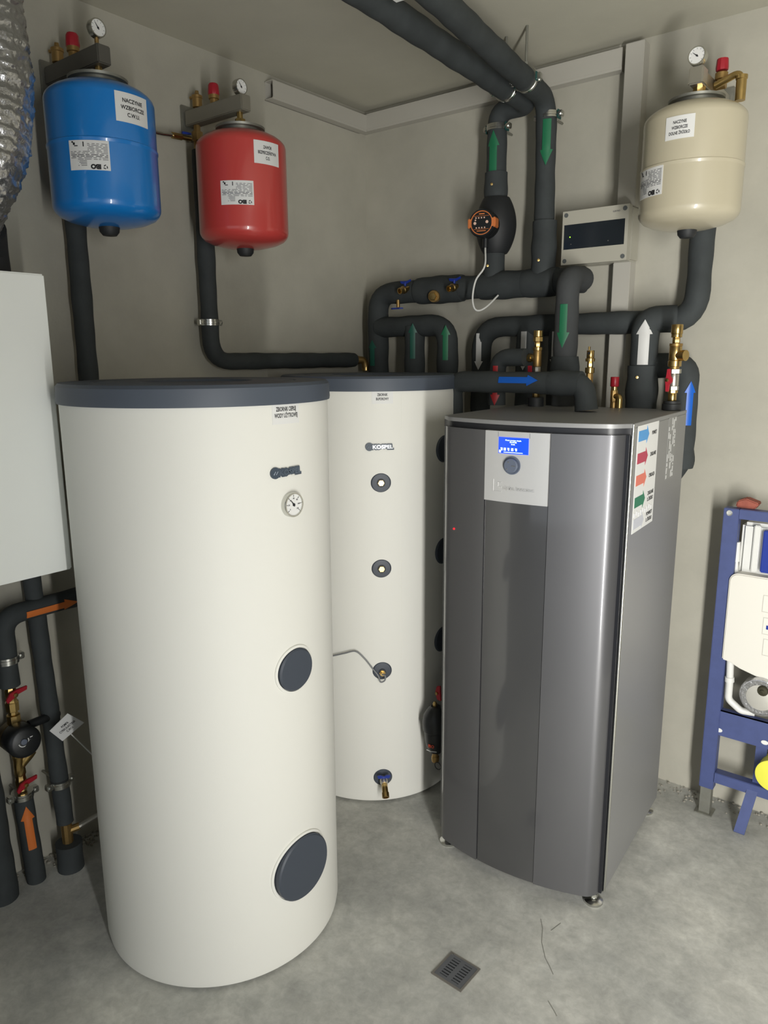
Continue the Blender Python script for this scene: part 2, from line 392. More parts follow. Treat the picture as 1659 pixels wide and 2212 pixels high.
# ================================================================== heat pump
PO = V((-.717, 2.02, 0)); pex = V((.9979, .065, 0)); pey = V((-.065, .9979, 0))
def PP(u, v, z): return PO + pex*u + pey*v + EZ*z
PW, PD, PZ0, PZ1 = .596, .612, .05, 1.515
hp = thing('heat_pump', 'tall silver heat pump cabinet with blue lit display, right of the buffer tank', 'heat pump', PP(-PW/2, PD/2, 0))
PAX = (pex, pey, EZ)
def fr(u):  # front outline (v) of the bowed door
    t = (u+PW/2)/(PW/2-.012); c = -.040-.055*(1-t*t)
    e = (1-abs(t))*(PW/2-.012)
    if e < .036: c += .030*(1-e/.036)**2.2
    return c
def door(u0, u1, z0, z1, off=0, thick=.02, n=24):
    b = B(); us = [u0+(u1-u0)*i/n for i in range(n+1)]
    out = [(u, fr(u)-off) for u in us] + [(u, fr(u)+thick) for u in reversed(us)]
    return b.rings([[PP(u, v, z) for u, v in out] for z in (z0, z1)])
# carcass: sides, back, top
b = B()
b.box(PP(-.006, PD/2, (PZ0+PZ1-.012)/2), (.012, PD, PZ1-PZ0-.012), PAX)
b.box(PP(-PW+.006, PD/2, (PZ0+PZ1-.012)/2), (.012, PD, PZ1-PZ0-.012), PAX)
b.box(PP(-PW/2, PD-.006, (PZ0+PZ1-.012)/2), (PW-.024, .012, PZ1-PZ0-.012), PAX)
b.box(PP(-PW/2, .012, (PZ0+PZ1)/2-.01), (PW-.024, .012, PZ1-PZ0-.03), PAX)
b.box(PP(-PW/2, PD/2, PZ0+.008), (PW-.024, PD-.03, .016), PAX)
obj('casing', b, CASING, hp, bevel=.0015)
n = 30; us = [-PW+PW*i/n for i in range(n+1)]
poly = [(u, min(fr(max(-PW+.012, min(-.012, u)))+.004, 0) if 0 < i < n else 0) for i, u in enumerate(us)] + [(0, PD), (-PW, PD)]
obj('top_panel', B().rings([[PP(u, v, z) for u, v in poly] for z in (PZ1-.012, PZ1)]), CASING, hp, bevel=.001)
poly = [(u, min(fr(max(-PW+.012, min(-.012, u)))+.014, 0)) for u in us] + [(-.005, .005), (-PW+.005, .005)]
obj('shadow_gap', B().rings([[PP(u, v, z) for u, v in poly] for z in (PZ1-.034, PZ1-.012)]), DARKBAND, hp)  # solid dark band stands for the shade under the top panel
DT = PZ1-.030
def on_door(px, py):  # where a sight line meets the door
    d = ray(px, py); t = 1.6
    for _ in range(80):
        p = CAM+d*t; q = p-PO; u = q.dot(pex); v = q.dot(pey); t += (fr(max(-.58, min(-.02, u)))-v)*.8
    return u, p.z
UL, UR = on_door(1048, 1000)[0], on_door(1187, 1000)[0]
obj('left_front_panel', door(-PW+.012, UL-.0012, PZ0-.005, DT, 0, .03, 24), STEEL, hp)
obj('right_front_panel', door(UR+.0012, -.012, PZ0-.005, DT, 0, .03, 30), STEEL, hp)
obj('centre_strip', door(UL+.0012, UR-.0012, PZ0-.005, 1.277, -.004, .03, 24), STEELG, hp)
cp = obj('control_panel', door(UL+.0006, UR-.0006, 1.277, DT, .003, .03, 24), STEELC, hp)
obj('edge_trim', B().cyl(PP(-.001, -.001, PZ0), PP(-.001, -.001, PZ1-.002), .0045, 12), CHROME, hp)
obj('edge_recess_shade', B().box(PP(-.010, -.006, (PZ0+DT)/2), (.009, .022, DT-PZ0), PAX), DARKBAND, hp)  # dark bar stands for the shade between door and side panel
def doormap(u0, z0, off=.003):
    return lambda u, v, w: PP(u0+u, fr(u0+u)-off-w, z0+v)
u1, z1 = on_door(1110, 963)
fn = doormap(u1, z1)
dp = obj('display', B().grid(fn, [-.0235, 0, .0235], lambda v: (-.047, .047), 0, .0015, 10), LCD, cp)
letters('display_text', ['Praca pompy ciepła', '03:37:22', 'brak'], lambda u, v, w: fn(u, v+.010, w), LCDW, dp, .05, .0038, 1.5, w=.002)
ic = B()
for k, u in enumerate((-.036, -.026, -.014, -.002, .010)):
    if k % 2: ic.grid(fn, [-.015, -.007], lambda v, u=u: (u-.004, u+.003), .0014, .002, 2)
    else: ic.grid(fn, [-.015, -.011, -.007], lambda v, u=u: (u-.002-(v+.015)*.3, u+.002), .0014, .002, 2)
ic.grid(fn, [-.0205, -.0188], lambda v: (-.03, .03), .0014, .002, 4).grid(fn, [-.0215, -.014], lambda v: (-.045, -.039), .0014, .002, 2)
obj('display_icons', ic, LCDW, dp)
for s in (-.0495, .0495): obj('panel_groove', B().grid(fn, [.024, DT-z1-.002], lambda v, s=s: (s-.0006, s+.0006), -.001, .0006, 1), mat('groove_grey', (120, 122, 126), .4), cp)

u2, z2 = on_door(1107, 1005); nn = (-pey)
ko = PP(u2, fr(u2)-.003, z2)
kb = obj('knob', B().lathe([(.027, -.003), (.027, .003), (.0235, .003), (.0235, .001), (.021, .001), (.021, .011), (.019, .013), (0, .013)], ko, nn, 40), KNOBM, cp)
obj('knob_marks', B().box(ko+nn*.0135+pex*.010, (.012, .001, .0016), (pex, nn, EZ)).box(ko+nn*.0135-pex*.006+EZ*.010, (.004, .001, .003), (pex, nn, EZ)).box(ko+nn*.0135-pex*.010-EZ*.010, (.003, .001, .003), (pex, nn, EZ)), CHROME, kb)
u3, z3 = on_door(1120, 1056)
letters('maker_lettering', ['alpha innotec'], doormap(u3, z3), mat('silver_lettering', (215, 215, 215), .3, metal=.6), cp, .098, .012, w=.0015)
u4, z4 = on_door(1074, 1048); fn = doormap(u4, z4)
lg = B().grid(fn, [-.018, .018], lambda v: (-.0135, -.0115), 0, .0012, 2).grid(fn, [-.018, -.0165], lambda v: (-.0115, .016), 0, .0012, 3).grid(fn, [.010, .0115], lambda v: (.004, .016), 0, .0012, 3).grid(fn, [-.002, .010], lambda v: (.003, .0045), 0, .0012, 2).grid(fn, [-.004, -.002], lambda v: (.004, .016), 0, .0012, 3)
obj('maker_emblem', lg, MATS['silver_lettering'], cp)
u5, z5 = on_door(981, 1142)
obj('red_indicator', B().lathe([(.003, -.002), (.003, .002), (0, .003)], PP(u5, fr(u5), z5), nn, 12), LEDR, hp)
for u, v in ((-.032, -.004), (-PW+.036, -.004), (-.03, PD-.04), (-PW+.03, PD-.04)):
    f = obj('foot', B().lathe([(.028, 0), (.030, .004), (.030, .010), (.022, .015), (.010, .018), (.010, PZ0+.002)], PP(u, v, 0), EZ, 24), CHROME, hp)
    obj('foot_nut', B().lathe([(.014, .022), (.014, .034), (.010, .034)], PP(u, v, 0), EZ, 6), GALV, f)
# legend sheet and type label on the right side
def sidemap(v, z): return lambda a, b_, c: PP(0+c, v+a, z+b_)
sh = obj('legend_sheet', B().grid(sidemap(.148, 1.35), [-.155, -.1, 0, .155], lambda v: (-.108, .108), 0, .0012, 4), PAPER, hp)
for k, (m_, tx) in enumerate(((PRB, 'POWRÓT'), (PRR, 'ZASILANIE'), (PRO, 'CYRKULACJA'), (PRG, 'ZASILANIE|D. ŹRÓDŁO'), (PRW, 'POWRÓT|D. ŹRÓDŁO'))):
    z = .125-k*.0635
    f0 = sidemap(.148, 1.35); fa = lambda u, v, w, z=z: f0(-.1+v, z-u, w)
    arrow('printed_arrow', fa, .105, .030, .052, .024, m_, sh, w=.0018)
    tl = tx.split('|')
    letters('legend_lettering', tl, lambda u, v, w, z=z: f0(.062+u, z+v, w), INK, sh, .062 if len(tx) > 7 else .05, .011, 1.7, w=.0019, each=True)
b = B(); f0 = sidemap(.148, 1.35)
for k in range(9):
    u = -.10+.022*k; zz = -.108+.004*math.sin(k*2.1)
    b.grid(f0, [zz, zz+.007, zz+.012], lambda v, u=u: (u, u+.012), .0015, .0022, 2)
obj('torn_tape', b, mat('glossy_tape', (235, 235, 236), .15), sh)
ty = obj('type_label', B().grid(sidemap(.43, 1.405), [-.1, 0, .1], lambda v: (-.05, .05), 0, .0008, 3), mat('type_label_grey', (136, 136, 134), .5), hp)
rows = []; random.seed(3)
f1 = sidemap(.43, 1.405)
b = B()
for k in range(5):
    v = -.096
    while v < .09:
        l = random.uniform(.006, .028)
        if random.random() < .72: b.grid(f1, [v, min(v+l, .096)], lambda _, k=k: (-.046+k*.019, -.046+k*.019+random.uniform(.006, .013)), .0008, .0014, 1)
        v += l+.004
obj('type_label_print', b, mat('pale_print', (196, 196, 194), .6), ty)

# ================================================================== expansion vessels
def spec_plate(parent, c, r, ang, z, w_, h_):
    fn = cylmap(c, r, ang, z)
    sp = obj('rating_plate', B().grid(fn, [-h_/2, 0, h_/2], lambda v: (-w_/2, w_/2), 0, .0012, 8), PAPER, parent)
    fl = lambda u, v, w: fn(-u, -v, w)     # the plate is stuck on upside down
    letters('plate_lettering', ['IBO'], lambda u, v, w: fl(u-w_*.15, v+h_*.39, w), INK, sp, w_*.25, h_*.15, bold=.07)
    em = B()
    for k in range(3):
        a0 = k*2*PI/3+.3; pts = []
        for i in range(7):
            t = a0+i/6*1.5; R_ = h_*.085*(1-.04*i); pts.append((R_*math.cos(t), R_*math.sin(t)))
        for (x0, y0), (x1, y1) in zip(pts, pts[1:]):
            ox, oy = -w_*.38, h_*.385; q = [fl(ox+x0, oy+y0, .0018), fl(ox+x1, oy+y1, .0018), fl(ox+x1*.55, oy+y1*.55, .0018), fl(ox+x0*.55, oy+y0*.55, .0018)]
            em.add(q, [(0, 1, 2, 3)])
    obj('plate_emblem', em, INK, sp)
    rows = []; rnd = random.Random(5)
    for i in range(15):
        v = h_*(.34-.052*i) ; x = w_*(-.46 if i > 3 else .06); xe = w_*(.28 if i < 5 else .46)
        if i > 9: xe = w_*.02
        while x < xe:
            l = rnd.uniform(.05, .2)*w_; rows.append((x, min(x+l, xe), v, h_*(.018 if i not in (6, 7) else .026))); x += l+w_*rnd.uniform(.02, .06)
    lines_print('plate_print', fl, rows, INKG, sp, .0017)
    pic = B()
    for (x, y, a, b_) in ((.36, -.38, .05, .08), (.31, -.31, .09, .03), (.40, -.44, .04, .05), (.12, -.36, .025, .16)):
        pic.grid(fl, [(y-b_/2)*h_, (y+b_/2)*h_], lambda v: ((x-a/2)*w_, (x+a/2)*w_), .0012, .0018, 1)
    obj('plate_pictogram', pic, INK, sp)
def vessel(label, c, m, zb, zt, lab, lang, lz, lw, lh, sang, sz, sw, shh, R=.152, seam=None, flange=GALV):
    t = thing('expansion_vessel', label, 'expansion vessel', (c[0], c[1], zb-.022), 'wall mounted expansion vessels')
    zs = seam if seam else (zb+zt)/2
    prof = [(.02, zb), (.07, zb+.005), (.112, zb+.015), (.136, zb+.026), (R-.006, zb+.036), (R-.001, zb+.046), (R, zb+.054), (R, zb+.058)]
    prof += ([(R, zs-.008), (R, zs-.004), (R+.0018, zs-.002), (R+.0018, zs+.003), (R-.0008, zs+.005), (R-.0008, zs+.009)] if m is not RED else [])
    prof += [(R-.0008, zt-.056), (R-.001, zt-.052), (R-.004, zt-.042), (R-.012, zt-.033), (.128, zt-.024), (.108, zt-.014), (.08, zt-.006), (.04, zt)]
    obj('vessel_body', B().lathe(prof, (c[0], c[1], 0), EZ, 72), m, t, sharp=50)
    fl = obj('top_flange', B().lathe([(.066, zt-.012), (.066, zt+.006), (.082, zt+.006), (.083, zt+.013), (.05, zt+.015), (.0, zt+.015)], (c[0], c[1], 0), EZ, 48), flange, t)
    for k in range(6):
        an = k*PI/3+.3; obj('flange_bolt', B().lathe([(.006, 0), (.006, .006), (0, .006)], (c[0]+.065*math.cos(an), c[1]+.065*math.sin(an), zt+.012), EZ, 6), GALV, fl)
    obj('valve_cap', B().lathe([(.0, zb-.024), (.020, zb-.022), (.028, zb-.012), (.031, zb+.008), (.031, zb+.014)], (c[0], c[1], 0), EZ, 32), RUBBER, t)
    pl = obj('paper_label', B().grid(cylmap(c, R, lang, lz), [-lh/2, 0, lh/2], lambda v: (-lw/2, lw/2), -.001, .0012, 8), PAPER, t)
    letters('label_lettering', lab, cylmap(c, R, lang, lz), INK, pl, lw*.72, lh*.135, 1.75)
    spec_plate(t, c, R, sang, sz, sw, shh)
    return t
CB, CR, CC = (-2.08, 1.329), (-2.061, 1.843), (-.782, 2.57)
vessel('glossy blue expansion vessel hung on the left wall beside the foil duct', CB, BLUE, 2.078, 2.466, ['NACZYNIE', 'WZBIORCZE', 'C.W.U.'], 92, 2.374, .104, .076, 43, 2.242, .108, .076, seam=2.287)
vessel('red expansion vessel on the left wall, between the blue one and the white trunking', CR, RED, 2.068, 2.445, ['ZAWÓR', 'BEZPIECZEŃSTWA', 'C.O.'], 82, 2.352, .098, .070, 41, 2.224, .108, .074)
vessel('cream expansion vessel on the back wall, right of the fuse box', CC, CREAM, 2.087, 2.458, ['NACZYNIE', 'WZBIORCZE', 'DOLNE ŹRÓDŁO'], 1, 2.36, .084, .064, -36, 2.222, .112, .084, seam=2.266)

# gauges and safety groups
def gauge(parent, c, n, R=.025, th=.022, needle=.6):
    c, n = V(c), V(n).normalized(); s = n.cross(EZ)*-1; s.normalize(); upv = n.cross(s)*-1
    if upv.z < 0: upv = -upv
    g = obj('pressure_gauge', B().lathe([(R*.9, -th), (R, -th+.003), (R, -.001), (R*.97, .001), (R*.86, .001), (R*.86, -.003), (0, -.003)], c, n, 36), CHROME, parent)
    obj('gauge_dial', B().lathe([(R*.87, -.004), (R*.87, -.0015), (0, -.0015)], c, n, 36), DIALW, g)
    nb = B(); hand(nb, planemap(c-n*.0014, s, upv, n), needle, R*.62, .0009, .0028); obj('gauge_needle', nb, INK, g)
    tb = B(); q = planemap(c-n*.0013, s, upv, n)
    for k in range(9):
        an = math.radians(-130+k*32.5); tb.box(q(math.sin(an)*R*.72, math.cos(an)*R*.72, 0), (.0009, .0006, .004), (s*math.cos(an)-upv*math.sin(an), n, s*math.sin(an)+upv*math.cos(an)))
    obj('gauge_ticks', tb, INKG, g)
    obj('gauge_stem', B().cyl(c-n*th*.6-EZ*(R+.012), c-n*th*.6-EZ*(R-.003), .006, 12), BRASSD, g)
def safety_group(label, P, d, L, zarm, gz, zfl, arm=BRACKET, wide=.042, vent=True):
    """P = wall point, d = direction out of the wall, arm of length L"""
    P = V(P); d = V(d); s = d.cross(EZ); t = thing('safety_group', label, 'safety valve group', P+EZ*(zarm-.03), 'vessel brackets with gauges'); ax = (d, s, EZ)
    P0 = P+EZ*zarm
    obj('bracket_arm', B().box(P0+d*(L/2+.012), (L, wide, .05), ax), arm, t, bevel=.003)
    obj('wall_plate', B().box(P0+d*.005-EZ*.01, (.01, wide+.02, .11), ax), GALV, t, bevel=.002)
    e = P0+d*(L-.022)
    obj('vessel_connector', B().lathe([(.010, .02), (.010, -.028)][::-1], e-EZ*.02, EZ, 20).lathe([(.018, -.068), (.018, -.046)], e, EZ, 6).lathe([(.013, -.082+(0)), (.013, -.06)], e, EZ, 20), BRASS, t)
    hgt = e.z-.07-zfl
    if hgt > .004: obj('vessel_nipple', B().cyl(V((e.x, e.y, zfl)), V((e.x, e.y, e.z-.06)), .012, 20), BRASS, t)
    gauge(t, e+d*.014+EZ*(.025+.035+gz), d, .025)
    obj('gauge_post', B().cyl(e+EZ*.02, e+EZ*(.04+gz), .006, 14), CHROME, t)
    m_ = P0+d*(L*.5)
    sv = obj('relief_valve', B().lathe([(.014, .02), (.014, .04), (.018, .042), (.018, .055), (.013, .058)], m_, EZ, 20), BRASSD, t)
    obj('relief_valve_cap', B().lathe([(.019, .054), (.020, .06), (.018, .085), (.015, .09), (0, .09)], m_, EZ, 10), REDP, sv)
    if vent:
        v_ = P0+d*(L*.2)
        av = obj('air_vent', B().lathe([(.010, .02), (.010, .03), (.017, .032), (.017, .06), (.019, .062), (.019, .07), (.008, .076), (.006, .086), (0, .087)], v_, EZ, 20), BRASSD, t)
        obj('vent_nozzle', B().cyl(v_+EZ*.066, v_+EZ*.066-d*.026+s*.01, .005, 10), BRASSD, av)
    lw = P0+d*(L*.17)
    obj('lower_union', B().lathe([(.012, -.022), (.012, -.045), (.019, -.046), (.019, -.075), (.014, -.078), (.014, -.12)][::-1], lw, EZ, 8), BRASSD, t)
    return t
safety_group('safety valve bracket with small gauge above the red vessel', (XL, CR[1], 0), EX, .302, 2.532, -.008, 2.456)
safety_group('shaded safety valve bracket with gauge above the blue vessel', (XL, CB[1], 0), EX, .29, 2.536, .012, 2.477, arm=mat('shaded_bracket', (92, 90, 84), .55, metal=.3))  # darker copy of the grey bracket colour, shade painted in
# cream vessel: compact block with gauge on the back wall
t = thing('safety_group', 'nickel block with gauge, red cap and brass elbow above the cream vessel', 'safety valve group', (CC[0], YB-.02, 2.5), 'vessel brackets with gauges')
e = V((CC[0]+.008, CC[1]-.01, 2.525))
obj('bracket_arm', B().box(V((e.x, (e.y+YB)/2-.02, e.z)), (.034, YB-e.y+.02, .042)), NICKEL, t, bevel=.003)
obj('front_block', B().box(e-EY*.02, (.044, .05, .05)), NICKEL, t, bevel=.004)
obj('wall_plate', B().box((e.x, YB-.005, e.z-.01), (.06, .01, .11)), GALV, t, bevel=.002)
obj('vessel_connector', B().lathe([(.012, 0), (.012, .02), (.019, .02), (.019, .034), (.013, .036), (.013, .06)], (e.x, e.y, 2.466), EZ, 8), BRASS, t)
gauge(t, e+V((0, -.048, .052)), -EY, .0265, .026, needle=.9)
sv = obj('relief_valve', B().lathe([(.015, 0), (.015, .02), (.019, .022), (.019, .04), (.013, .044)], e+V((.035, .10, -.005)), EZ, 20).cyl(e+V((0, .10, .0)), e+V((.05, .10, .0)), .012, 16), BRASSD, t)
obj('relief_valve_cap', B().lathe([(.018, .042), (.019, .05), (.017, .075), (0, .08)], e+V((.035, .10, .0)), EZ, 10), REDP, sv)
obj('discharge_elbow', B().tube([e+V((.03, .06, -.01)), e+V((.105, .05, .012)), e+V((.108, .05, -.055))], .0105, .02, 16, .008).lathe([(.015, -.07), (.015, -.012), (.017, -.010), (.017, 0)], e+V((.108, .05, .0)), EZ, 20), BRASS, t)
# hose between the two left-wall groups
hs = thing('connecting_hose', 'thin chrome hose with brass end between the blue and red vessels', 'hose', wx(345, 288, XL+.05))
obj('hose', B().tube([wx(318, 282, XL+.06), wx(350, 289, XL+.05), wx(374, 292, XL+.05)], .007, .02, 12), CHROME, hs)
obj('brass_end', B().cyl(wx(372, 292, XL+.05), wx(392, 296, XL+.05), .011, 8).cyl(wx(390, 296, XL+.05), wx(412, 300, XL+.05), .008, 12), BRASS, hs)
obj('hose_lever', B().prism([(-.018, 0), (.018, .004), (.018, .010), (-.018, .008)], wx(402, 292, XL+.05), EY, EZ, EX*.006), BLUEP, hs)

# ================================================================== pipes
def pipe(label, runs, r, m=FOAM, fil=.07, cat='insulated pipe', group='black insulated pipes', caps=None):
    p0 = min((V(p) for rn in runs for p in rn), key=lambda q: q.z)
    t = thing('insulated_pipe', label, cat, p0, group)
    rnd = random.Random(label)
    for i, rn in enumerate(runs):
        ph = rnd.uniform(0, 6)
        obj('foam_sleeve' if i == 0 else 'branch_sleeve', B().tube(rn, r, fil, 22, .015, rad=lambda L: r*(1+.025*math.sin(L*23+ph)+.02*math.sin(L*57+ph*2))), m, t)
    return t
def sleeve(parent, a, b_, r, m=FOAM, lumpy=.03, name='joint_wrap'):
    a, b_ = V(a), V(b_); L = (b_-a).length
    return obj(name, B().tube([a, b_], r, 0, 20, .012, rad=lambda s: r*(.93+.07*math.sin(PI*min(1, max(0, s/L)))+lumpy*math.sin(s*70))), m, parent)
def clamp(label, P, ax, r, wall_dir, dist, rubber=True, ear=25):
    P, ax, wd = V(P), V(ax).normalized(), V(wall_dir).normalized(); t = thing('pipe_clamp', label, 'pipe clamp', P, 'zinc pipe clamps')
    s = ax.cross(wd).normalized(); h = .011
    obj('band', B().lathe([(r, -h), (r+.003, -h), (r+.003, -h*.4), (r+.0045, -h*.3), (r+.0045, h*.3), (r+.003, h*.4), (r+.003, h), (r, h)], P, ax, 36), CHROME, t)
    for k in (-1, 1):
        e = P+s*(k*(r+.010)); obj('clamp_ear', B().box(e, (.020, .022, .022), (s, wd, ax)), CHROME, t, bevel=.003)
        obj('clamp_bolt', B().lathe([(.006, 0), (.006, .006), (0, .0065)], e-wd*.010, -wd, 6).cyl(e-wd*.01, e+wd*.014, .003, 8), CHROME, t)
        if rubber: obj('rubber_lining', B().box(P+s*(k*(r+.004))-ax*.001, (.004, .026, .03), (s, wd, ax)), mat('teal_rubber', (20, 70, 66), .6), t)
    if dist > r+.012:
        obj('standoff_rod', B().cyl(P+wd*(r+.002), P+wd*dist, .0045, 10).lathe([(.009, 0), (.009, .012)], P+wd*(r+.002), wd, 6), GALV, t)
    return t
YP = 2.733
# --- twin pipes from the ceiling
ZCE = 2.625
dY = V((-.058, 1, 0)).normalized()
xA, xB, zM = -1.579, -1.362, 1.976
eA = wz(1141, 224, ZCE); eB = V((-1.362, 2.69, ZCE))
A0 = wz(1060, 170, ZCE); dA = (eA-wz(806, 0, ZCE)).normalized()
startA = eA-dA*4.4; startB = eB-(eB-wz(951, 0, ZCE)).normalized()*4.4
pA = pipe('black insulated pipe dropping from the ceiling to the orange circulator', [[startA, eA, V((xA, YP, ZCE)), V((xA, YP, zM+.02))]], .0385, fil=.055)
pB = pipe('black insulated ceiling pipe with green down arrow, right of the circulator', [[startB, V((xB-.01, YP, ZCE)), V((xB, YP, zM+.02))]], .0375, fil=.09)
for px, t_, y0, y1, up_ in ((xA, pA, 282, 375, True), (xB, pB, 258, 358, False)):
    za, zb = wy(1068 if up_ else 1180, y0, YP-.03).z, wy(1068 if up_ else 1180, y1, YP-.03).z
    o = V((px, YP, zb if up_ else za)); ax = EZ if up_ else -EZ
    f = pipemap(o, ax, toward(o, -22 if up_ else -8), .0385)
    arrow('arrow_sticker', f, za-zb, .030, .048, .055, GREEN, t_, 'green %s arrow tape' % ('up' if up_ else 'down'))
# lumpy joint wraps round valve and unions
zc = lambda y, x=1065: wy(x, y, YP).z
sleeve(pA, (xA, YP, zc(432)), (xA, YP, zc(375)), .047)
sleeve(pA, (xA, YP, zc(610)), (xA, YP, zc(545)), .043)
sleeve(pB, (xB, YP, zc(600, 1178)), (xB, YP, zc(478, 1178)), .048)
for (px, py) in ((1062, 398), (1053, 574), (1163, 562)):
    q = wy(px, py, YP-.045); obj('probe_screw', B().lathe([(.005, -.004), (.005, .004), (0, .0045)], q, toward(q), 10), BRASS, pA if px < 1100 else pB)
obj('paper_tag', B().box(wz(858, -3, ZCE-.025), (.03, .025, .002), (dA, dA.cross(EZ), EZ)), PAPER, pA)
cA = eA-dA*.20; cB = eB+(startB-eB).normalized()*.20
clamp('zinc clamp under the ceiling on the circulator pipe', cA, dA, .039, EZ, ZT-cA.z)
clamp('zinc ceiling clamp with hanger rod, on the pipe with green down arrow', cB, (eB-startB), .038, EZ, ZT-cB.z)
clamp('zinc wall clamp above the green up arrow', (xA, YP, 2.565), EZ, .0385, EY, YB-YP)
clamp('zinc wall clamp above the green down arrow', (xB, YP, 2.568), EZ, .0375, EY, YB-YP)
# --- main manifold
pM = pipe('black insulated manifold pipe running level under the circulator, with brass valves', [[V((-1.195, YP, zM)), V((wy(817, 640, YP).x, YP, zM)), V((wy(817, 640, YP).x, YP, 1.52))]], .047, fil=.085)
obj('end_cap', B().lathe([(.048, -.02), (.049, 0), (.047, .004), (0, .005)], (-1.195, YP, zM), EX, 28), FOAM, pM)
for (xa, xb, rr) in ((1040, 1135, .055), (1135, 1205, .056), (905, 1000, .058)):
    sleeve(pM, (wy(xa, 620, YP).x, YP, zM), (wy(xb, 610, YP).x, YP, zM), rr, lumpy=.02)
G0 = V((wy(817, 760, YP).x, YP, wy(817, 790, YP).z))
arrow('arrow_sticker', pipemap(G0, EZ, toward(G0, -35), .0475), .115, .024, .042, .035, mat('shaded_green_tape', (24, 84, 70), .5), pM, 'green up arrow tape with shade in its colour')  # darker copy of the green tape, shade put into its colour
# strainer plug and two valves on it
def on_pipe(px, py, y): return wy(px, py, y)
pl = thing('strainer_plug', 'large brass hexagon plug on the black manifold pipe between two blue valves', 'plug', on_pipe(938, 640, YP-.06))
q = on_pipe(938, 640, YP-.058); nn2 = V((.25, -1, -.12)).normalized()
obj('plug_collar', B().lathe([(.0245, -.02), (.0245, .008), (.0225, .010), (0, .010)], q, nn2, 32), BRASSD, pl)
obj('plug_hexagon', B().lathe([(.0175, .009), (.0175, .020), (.015, .0225), (0, .023)], q, nn2, 6), BRASS, pl)
for px, py, lab in ((879, 624, 'small brass drain cock with blue handle on the left of the manifold pipe'), (985, 619, 'small brass drain cock with blue handle right of the hexagon plug')):
    q = on_pipe(px, py, YP-.052); v = thing('drain_cock', lab, 'valve', q, 'manifold drain cocks'); n3 = V((-.1, -1, -.25)).normalized()
    obj('valve_body', B().lathe([(.010, -.02), (.010, .012), (.0165, .014), (.0165, .026), (.0135, .028), (.0135, .048), (.010, .048), (.010, .030), (0, .03)], q, n3, 24), BRASS, v)
    obj('valve_handle', B().prism([(-.026, .010), (-.022, 0), (-.004, -.004), (.008, -.004), (.03, .006), (.028, .014), (.008, .008), (-.006, .008)], q+n3*.008+EZ*.026, EX, EZ, n3*.007).cyl(q+n3*.012, q+n3*.012+EZ*.028, .005, 12), BLUEP, v, bevel=.001)
q = on_pipe(860, 658, YP-.03); v = thing('drain_cock', 'blue butterfly handle hanging below the left end of the manifold pipe', 'valve', q-EZ*.02, 'manifold drain cocks')
obj('valve_body', B().cyl(q-EZ*.012, q+EZ*.02, .008, 14), BRASSD, v)
obj('valve_handle', B().prism([(-.034, .004), (-.02, -.006), (.0, -.003), (.02, -.007), (.036, .002), (.02, .006), (0, .004), (-.02, .007)], q-EZ*.014-EY*.012, EX, EY, EZ*-.006), BLUEP, v, bevel=.001)
# --- drop with green arrow (stands forward of the manifold)
YC = 2.60
c1 = wy(1226, 640, YC); 
pC = pipe('dark grey drop pipe with green down arrow, at the right end of the manifold', [[V((c1.x, YP-.01, zM)), V((c1.x, YC, zM)), V((c1.x, YC, 1.516))]], .043, FOAMG, fil=.055)
za, zb = wy(1217, 657, YC-.04).z, wy(1217, 752, YC-.04).z
o = V((c1.x, YC, za)); arrow('arrow_sticker', pipemap(o, -EZ, toward(o, -15), .043), za-zb, .026, .046, .055, GREEN, pC, 'bright green down arrow tape')
sleeve(pC, (c1.x, YC, wy(1220, 815, YC).z), (c1.x, YC, wy(1220, 770, YC).z), .054)
# --- white arrow group
YD = 2.765; zD = 1.816
xD = lambda px, py=750: wy(px, py, YD).x
pD = pipe('black insulated pipe with white down arrows, level behind the grey drop pipe',
          [[V((xD(1040), YD, 1.45)), V((xD(1040), YD, zD)), V((xD(1507, 640), YD, zD)), V((xD(1507, 640), YD, 2.12))],
           [V((xD(1137), YD, 1.45)), V((xD(1137), YD, zD))], [V((xD(1207), YD, 1.45)), V((xD(1207), YD, zD))]], .041, fil=.10)
for px, y0, y1 in ((1035, 720, 799), (1131, 716, 800), (1197, 716, 796)):
    za, zb = wy(px, y0, YD-.04).z, wy(px, y1, YD-.04).z
    o = V((xD({1035: 1040, 1131: 1137, 1197: 1207}[px]), YD, za)); arrow('arrow_sticker', pipemap(o, -EZ, toward(o, {1035: -16, 1131: -16, 1197: -24}[px]), .041), za-zb, .022, .036, .035, WTAPE, pD, 'white down arrow tape')
YU = 2.71
pU = pipe('thick black riser with large white up arrow, behind the heat pump', [[V((wy(1385, 860, YU).x, YU, 1.40)), V((wy(1385, 860, YU).x, YU, wy(1392, 690, YU).z)), V((wy(1392, 690, YU).x+.10, YD-.02, wy(1392, 690, YU).z))]], .0475, fil=.05)
xU = wy(1385, 860, YU).x
sleeve(pU, (xU, YU, 1.46), (xU, YU, wy(1392, 790, YU).z), .056)
za, zb = wy(1386, 690, YU-.05).z, wy(1386, 788, YU-.05).z
o = V((xU, YU, zb)); arrow('arrow_sticker', pipemap(o, EZ, toward(o, -4), .048), za-zb, .036, .056, .05, WTAPE, pU, 'large white up arrow tape')
q = wy(1376, 815, YU-.056); obj('probe_screw', B().lathe([(.005, -.004), (.005, .004), (0, .0045)], q, toward(q), 10), BRASS, pU)
